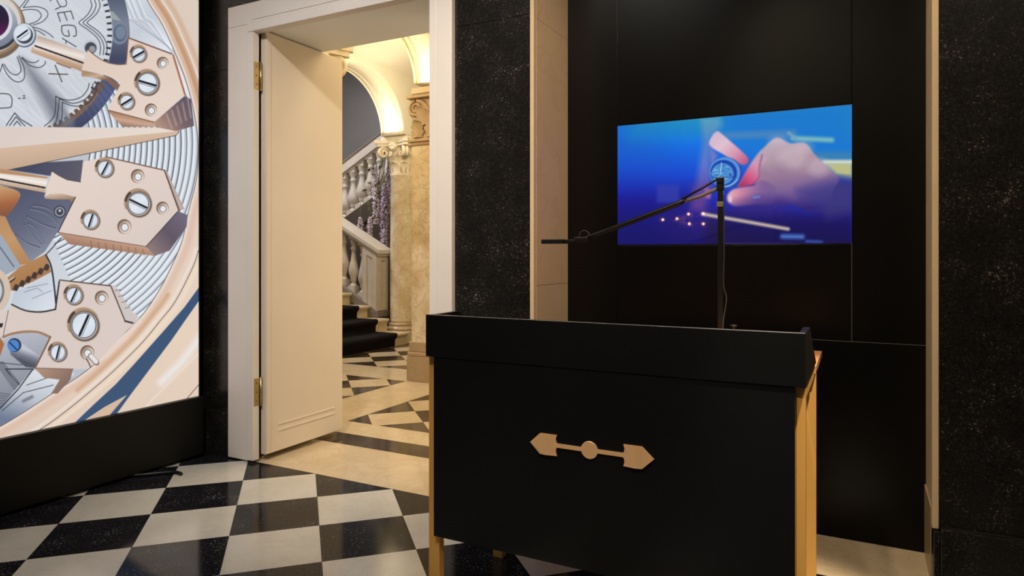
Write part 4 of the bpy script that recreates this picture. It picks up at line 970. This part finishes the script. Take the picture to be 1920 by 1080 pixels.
# ---- television
def paint_tv(c):
    allv = np.arange(len(c.U)); one = np.ones(len(allv))
    c.put(allv, one, grad((1330, 205), (1300, 455), (24, 132, 190), (8, 116, 226), (14, 70, 206), (18, 22, 150), (14, 10, 96)))
    c.poly([(1130, 180), (1240, 180), (1240, 300), (1130, 330)], (16, 92, 190), 90, 0.5)
    c.poly([(1190, 210), (1330, 190), (1330, 240), (1190, 250)], (30, 150, 180), 60, 0.7)
    c.poly([(1130, 400), (1300, 360), (1300, 480), (1130, 480)], (10, 14, 110), 60, 0.6)
    Q = lambda p: T(p, 3.6, 1140, 180)
    # right background
    c.poly(Q([(760, 30), (1660, 30), (1660, 420), (900, 420)]), (14, 116, 206), 60, 0.8)
    c.line(Q([(770, 270), (1250, 250)]), 14, (70, 130, 190), 10, 0.9); c.line(Q([(1250, 285), (1510, 297)]), 9, (120, 180, 190), 7); c.line(Q([(1220, 250), (1270, 290)]), 6, (110, 160, 190), 6)
    c.line(Q([(1380, 400), (1660, 400)]), 14, (60, 128, 170), 12, 0.8); c.poly(Q([(1430, 440), (1660, 440), (1660, 560), (1540, 540)]), (186, 186, 132), 16); c.line(Q([(1460, 445), (1660, 445)]), 6, (214, 220, 200), 6)
    # left blurred figure edge
    c.poly(Q([(620, 140), (760, 140), (770, 200), (700, 280), (690, 420), (700, 620), (640, 780), (560, 760), (600, 560), (640, 300)]), grad(Q([(660, 160)])[0], Q([(640, 780)])[0], (96, 160, 190), (96, 130, 190), (110, 120, 200), (104, 80, 160), (90, 50, 120)), 14, 0.8)
    c.poly(Q([(330, 600), (480, 600), (480, 720), (330, 720)]), (52, 62, 170), 8, 0.7)
    # dark lower right
    c.poly(Q([(660, 760), (1000, 740), (1400, 780), (1660, 640), (1660, 1020), (640, 1020)]), grad(Q([(1100, 740)])[0], Q([(1100, 1000)])[0], (40, 30, 130), (16, 8, 84), (14, 8, 70)), 24, 0.9)
    c.poly(Q([(1330, 560), (1660, 560), (1660, 780), (1480, 830)]), (46, 40, 110), 22, 0.9)
    # big hand
    hand = poly_smooth(Q([(880, 615), (930, 520), (1000, 410), (1090, 310), (1150, 282), (1230, 318), (1330, 318), (1400, 400), (1490, 490), (1560, 555), (1520, 640), (1480, 760), (1360, 785), (1240, 735), (1080, 740), (960, 690), (1010, 590)]), 6, True)
    c.poly(hand, grad(Q([(1180, 290)])[0], Q([(1250, 770)])[0], (190, 172, 188), (176, 152, 166), (158, 128, 152), (104, 80, 146), (44, 32, 118)), 5)
    c.poly(poly_smooth(Q([(882, 612), (905, 560), (940, 495), (990, 420), (1045, 362), (1075, 420), (1035, 470), (1022, 545), (985, 592), (930, 608)]), 4, True), grad(Q([(900, 600)])[0], Q([(1050, 400)])[0], (176, 44, 96), (206, 92, 136), (206, 150, 176), (184, 160, 178)), 6)
    c.line(poly_smooth(Q([(1040, 400), (1022, 480), (1020, 545), (975, 598)]), 4), 2.5, (120, 70, 120), 5, 0.7)
    c.poly(Q([(1030, 480), (1010, 590), (1060, 640), (1120, 560)]), (150, 116, 150), 14, 0.5)
    thumb = poly_smooth(Q([(803, 688), (815, 655), (850, 628), (920, 612), (985, 600), (1040, 570), (1130, 620), (1110, 720), (980, 735), (870, 742), (818, 722)]), 5, True)
    c.poly(thumb, grad(Q([(815, 650)])[0], Q([(1110, 700)])[0], (226, 176, 184), (204, 134, 160), (160, 112, 156), (120, 92, 150), (104, 82, 146)), 6)
    c.poly(Q([(850, 725), (1000, 690), (1180, 700), (1260, 740), (1100, 790), (900, 780)]), (52, 34, 122), 26, 0.75)
    c.line(Q([(884, 614), (985, 600)]), 2, (110, 40, 100), 4, 0.7)
    for kx, ky, rx_, ry_ in ((1150, 300, 14, 7), (1320, 345, 16, 10), (1240, 420, 26, 20), (1420, 480, 20, 16)):
        c.ell(*Q([(kx, ky)])[0], rx_, ry_, (206, 186, 196), 14, 0.45)
    c.poly(Q([(1060, 520), (1180, 470), (1300, 560), (1250, 680), (1080, 640)]), (140, 108, 146), 30, 0.5)
    c.ell(*Q([(825, 695)])[0], 3.5, 6, (236, 190, 196), 3); c.line(Q([(985, 685), (1020, 680)]), 3, (100, 130, 220), 4)
    c.poly(Q([(1280, 640), (1560, 560), (1660, 600), (1660, 760), (1480, 780)]), (58, 56, 130), 24, 0.7)
    # left finger
    fin = poly_smooth(Q([(690, 290), (735, 238), (790, 275), (900, 370), (948, 425), (930, 462), (880, 455), (780, 395), (690, 340)]), 5, True)
    c.poly(fin, grad(Q([(720, 250)])[0], Q([(920, 460)])[0], (206, 180, 206), (222, 190, 206), (210, 150, 176), (190, 90, 130)), 4)
    c.poly(Q([(690, 340), (740, 400), (700, 480), (690, 420)]), (130, 120, 190), 8, 0.8)
    c.poly(Q([(650, 610), (695, 640), (690, 690), (660, 690)]), (200, 110, 160), 6)
    c.poly(Q([(560, 600), (690, 600), (660, 780), (560, 780)]), (96, 60, 150), 20, 0.5)
    # watch in the fingers
    x, y = Q([(795, 522)])[0]
    c.ell(x, y, 31, 30, (40, 70, 170), 3); c.ell(x - 2, y - 2, 29, 28, (84, 146, 214), 2); c.ell(x - 4, y - 1, 25, 24, (16, 62, 168), 2); c.ell(x - 6, y + 1, 21, 20, (70, 140, 206), 2)
    rr = random.Random(3)
    for k in range(46):
        a = rr.uniform(0, 2 * PI); r = 20 * math.sqrt(rr.random()); px_, py_ = x - 6 + r * math.cos(a), y + 1 + r * 0.9 * math.sin(a)
        c.line([(px_, py_), (px_ + rr.uniform(-5, 5), py_ + rr.uniform(-2, 2))], rr.uniform(0.8, 1.8), rr.choice([(140, 200, 236), (20, 60, 160), (170, 214, 240), (40, 100, 196), (14, 40, 130)]), 1.0, 0.85)
    c.line([(x - 8, y - 20), (x - 10, y + 2)], 1.2, (190, 220, 245)); c.line([(x - 24, y + 8), (x + 20, y + 7)], 1.2, (30, 60, 150)); c.line(poly_smooth([(x - 14, y + 24), (x + 6, y + 24), (x + 22, y + 12)], 5), 2, (120, 170, 226))
    # pale rod and small things on the bench
    c.line(Q([(640, 797), (900, 842), (1215, 898)]), 6.5, (190, 176, 160), 5); c.line(Q([(1180, 948), (1310, 950)]), 9, (70, 110, 190), 8); c.line(Q([(1340, 980), (1440, 985)]), 5, (50, 80, 170), 6)
    c.line(Q([(770, 996), (1640, 996)]), 1.2, (120, 110, 170), 1.5, 0.6)
tv = empty('television', (-0.595, NB, TVZ0), 'wide screen showing hands holding a watch, set into black panels', 'television')
obj('bezel', MB().box(TVX0 - 0.003, TVX1 + 0.003, NB + 0.001, NB + 0.018, TVZ0 - 0.003, TVZ1 + 0.003, 0.001), 'black_metal', tv)
sheet('screen', (0, NB - 0.0008, 0), (1, 0, 0), (0, 0, 1), np.linspace(TVX0, TVX1, 470), np.linspace(TVZ0, TVZ1, 270), paint_tv, 'tv_picture', tv)

# ================================================================== RECEPTION COUNTER
CY = 2.02
ct = empty('reception_counter', (-0.77, 2.3, 0), 'black reception counter on gold legs with brass emblem on its front', 'counter')
obj('upstand', MB().box(-1.404, -0.138, CY, CY + 0.02, 0.931, 1.083, 0.0025), 'black_lacquer', ct)
obj('edge_highlight', MB().box(-1.4035, -0.1385, CY - 0.0004, CY + 0.0022, 1.0818, 1.0834), 'edge_highlight', ct)  # painted highlight line along the top front edge
for x0, x1 in ((-1.404, -1.386), (-0.156, -0.138)):
    obj('end_panel', MB().prism([(CY + 0.021, 0.931), (2.52, 0.931), (2.36, 1.005), (2.215, 1.081), (CY + 0.021, 1.081)], 'x', x0, x1), 'black_lacquer', ct)
obj('front_panel', MB().box(-1.372, -0.165, CY + 0.004, CY + 0.024, 0.284, 0.930, 0.0016), 'black_lacquer', ct)
obj('worktop', MB().box(-1.355, -0.190, CY + 0.03, 2.505, 0.893, 0.918, 0.002).box(-1.384, -0.139, 2.506, 2.93, 0.893, 0.918, 0.002), 'copper_wood', ct)
for x0, x1 in ((-1.408, -1.363), (-0.1855, -0.1395)):
    for y0 in (CY + 0.026, 2.53):
        obj('leg', MB().box(x0, x1, y0, y0 + 0.034, 0.0, 0.892 if y0 > 2.3 else 0.930, 0.002), 'gold_metal', ct)
    obj('side_rail', MB().box(x0 + 0.004, x1 - 0.003, CY + 0.062, 2.504, 0.885, 0.930, 0.002), 'gold_metal', ct)
obj('back_rail', MB().box(-1.345, -0.186, 2.535, 2.56, 0.865, 0.892, 0.002), 'gold_metal', ct)
# emblem: arrow heads, shafts and disc, slightly proud
em = MB(); ey0, ey1 = CY + 0.0035, CY - 0.0012
zc = 0.675
def head(sg, xt):
    # xt: tip; two facets folded along a vertical line
    xa, xf, xb = xt - sg * 0.037, xt - sg * 0.058, xt - sg * 0.097
    cur = [(xb - sg * 0.0, zc + 0.034), (xb + sg * 0.004, zc + 0.02), (xb + sg * 0.001, zc + 0.008), (xb - sg * 0.004, zc + 0.0065), (xb - sg * 0.004, zc - 0.0065), (xb + sg * 0.001, zc - 0.008), (xb + sg * 0.004, zc - 0.02), (xb, zc - 0.034)]
    o = MB()
    n = len(cur)
    pts = [(xf, CY - 0.008, zc + 0.034), (xf, CY - 0.008, zc - 0.034)]
    o.add([(p[0], CY - 0.0015, p[1]) for p in cur] + pts, [[8] + list(range(0, 8)) + [9]])
    o.add([pts[0], (xa, CY - 0.0040, zc + 0.034), (xt, CY - 0.0012, zc), (xa, CY - 0.0040, zc - 0.034), pts[1]], [[0, 1, 2, 3, 4]])
    out = [(xa, zc + 0.034), (xt, zc), (xa, zc - 0.034)] + cur[::-1]
    o.prism(out, 'y', CY + 0.003, CY - 0.001)
    return o
emb = obj('emblem', MB().lathe([(0.0285, 0), (0.0285, 0.004), (0.027, 0.005)], 0, 0, 40), 'rose_brass', ct)
emb.matrix_parent_inverse = Matrix.Identity(4); emb.matrix_local = ct.matrix_world.inverted() @ Matrix.Translation((-0.772, CY + 0.0035, zc)) @ Matrix.Rotation(PI / 2, 4, 'X')
def subpart(name, mb, mat):
    o = obj(name, mb, mat); o.parent = emb; o.matrix_parent_inverse = (Matrix.Translation((-0.772, CY + 0.0035, zc)) @ Matrix.Rotation(PI / 2, 4, 'X')).inverted(); return o
subpart('arrow_head', head(-1, -0.982), 'rose_brass'); subpart('arrow_head', head(1, -0.562), 'rose_brass')
def shaft(x0, x1):
    return MB().prism([(x0, zc - 0.0065), (x1, zc - 0.0065), (x1, zc + 0.0065), (x0, zc + 0.0065)], 'y', CY + 0.003, CY - 0.0012)
subpart('shaft', shaft(-0.886, -0.798), 'rose_brass'); subpart('shaft', shaft(-0.746, -0.658), 'rose_brass')

# ================================================================== BOOM ARM ON THE COUNTER
AY = 2.55
ba = empty('boom_arm', (-0.460, AY, 0.918), 'thin black folding boom arm standing on the counter before the screen', 'boom arm')
obj('clamp', MB().box(-0.495, -0.425, AY - 0.04, AY + 0.04, 0.919, 0.955, 0.004).lathe([(0.022, 0.955), (0.022, 1.0), (0.014, 1.005)], -0.460, AY, 16), 'black_metal', ba)
obj('knob', MB().lathe([(0.004, 1.02), (0.004, 1.036), (0.013, 1.038), (0.013, 1.044)], -0.415, AY, 14).tube([(-0.45, AY, 1.0), (-0.415, AY, 1.02)], 0.005, 6), 'black_metal', ba)
obj('pole', MB().box(-0.470, -0.452, AY - 0.009, AY + 0.009, 1.0, 1.545, 0.002), 'black_metal', ba)
obj('joint', MB().box(-0.474, -0.449, AY - 0.012, AY + 0.012, 1.535, 1.585, 0.004).tube([(-0.461, AY - 0.016, 1.572), (-0.461, AY + 0.016, 1.572)], 0.009, 12), 'black_metal', ba)
obj('collar', MB().box(-0.473, -0.449, AY - 0.012, AY + 0.012, 1.475, 1.495, 0.002), 'stringer_grey', ba)
obj('upper_rod', MB().tube([(-0.466, AY, 1.583), (-0.53, AY - 0.004, 1.545), (-0.60, AY - 0.006, 1.510)], 0.0045, 6), 'black_metal', ba)
obj('lower_arm', MB().tube([(-0.468, AY, 1.545), (-0.535, AY, 1.518), (-0.60, AY, 1.500)], 0.0075, 6), 'stringer_grey', ba)
obj('boom', MB().tube([(-0.585, AY, 1.509), (-0.62, AY, 1.492), (-0.86, AY, 1.408), (-0.985, AY, 1.368)], [0.008, 0.011, 0.010, 0.009], 8), 'black_metal', ba)
hd = obj('camera_head', MB().box(-1.176, -1.080, AY - 0.03, AY + 0.03, 1.345, 1.363, 0.003).box(-1.08, -1.035, AY - 0.012, AY + 0.012, 1.349, 1.362, 0.003).box(-1.035, -0.975, AY - 0.018, AY + 0.018, 1.351, 1.372, 0.005), 'black_metal', ba)
obj('cable', MB().tube(poly_smooth([(-1.02, AY, 1.36), (-1.015, AY, 1.385), (-0.998, AY, 1.398), (-0.978, AY, 1.388), (-0.972, AY, 1.372)], 5), 0.0022, 6), 'cable_grey', hd)
obj('cable', MB().tube(poly_smooth([(-0.449, AY - 0.008, 1.535), (-0.446, AY - 0.01, 1.32), (-0.448, AY - 0.01, 1.19), (-0.438, AY - 0.01, 1.14), (-0.449, AY - 0.01, 1.06), (-0.452, AY - 0.01, 1.0)], 6), 0.0022, 6), 'cable_grey', ba)

# small wall lamp behind the viewer, seen mirrored in the screen glass
wl = empty('wall_lamp', (-2.3, -2.6, 1.8), 'small brass wall lamp with six bulbs mirrored in the screen', 'lamp')
for k, (dx, dz) in enumerate(((-0.20, -0.01), (0.0, 0.0), (0.16, 0.06), (0.36, 0.06), (0.17, -0.075), (0.36, -0.08))):
    p = (-2.28 + dx, -2.5, 1.80 + dz)
    obj('bulb', MB().lathe([(0.002, -0.013), (0.010, -0.008), (0.013, 0), (0.010, 0.008), (0.002, 0.013)], 0, 0, 10), 'bulb_glow', wl).location = Vector(p)
    obj('arm', MB().tube([(-2.2, -2.69, 1.78), p], 0.005, 6), 'hinge_brass', wl)
obj('backplate', MB().box(-2.3, -2.1, -2.70, -2.68, 1.68, 1.88, 0.004), 'hinge_brass', wl)
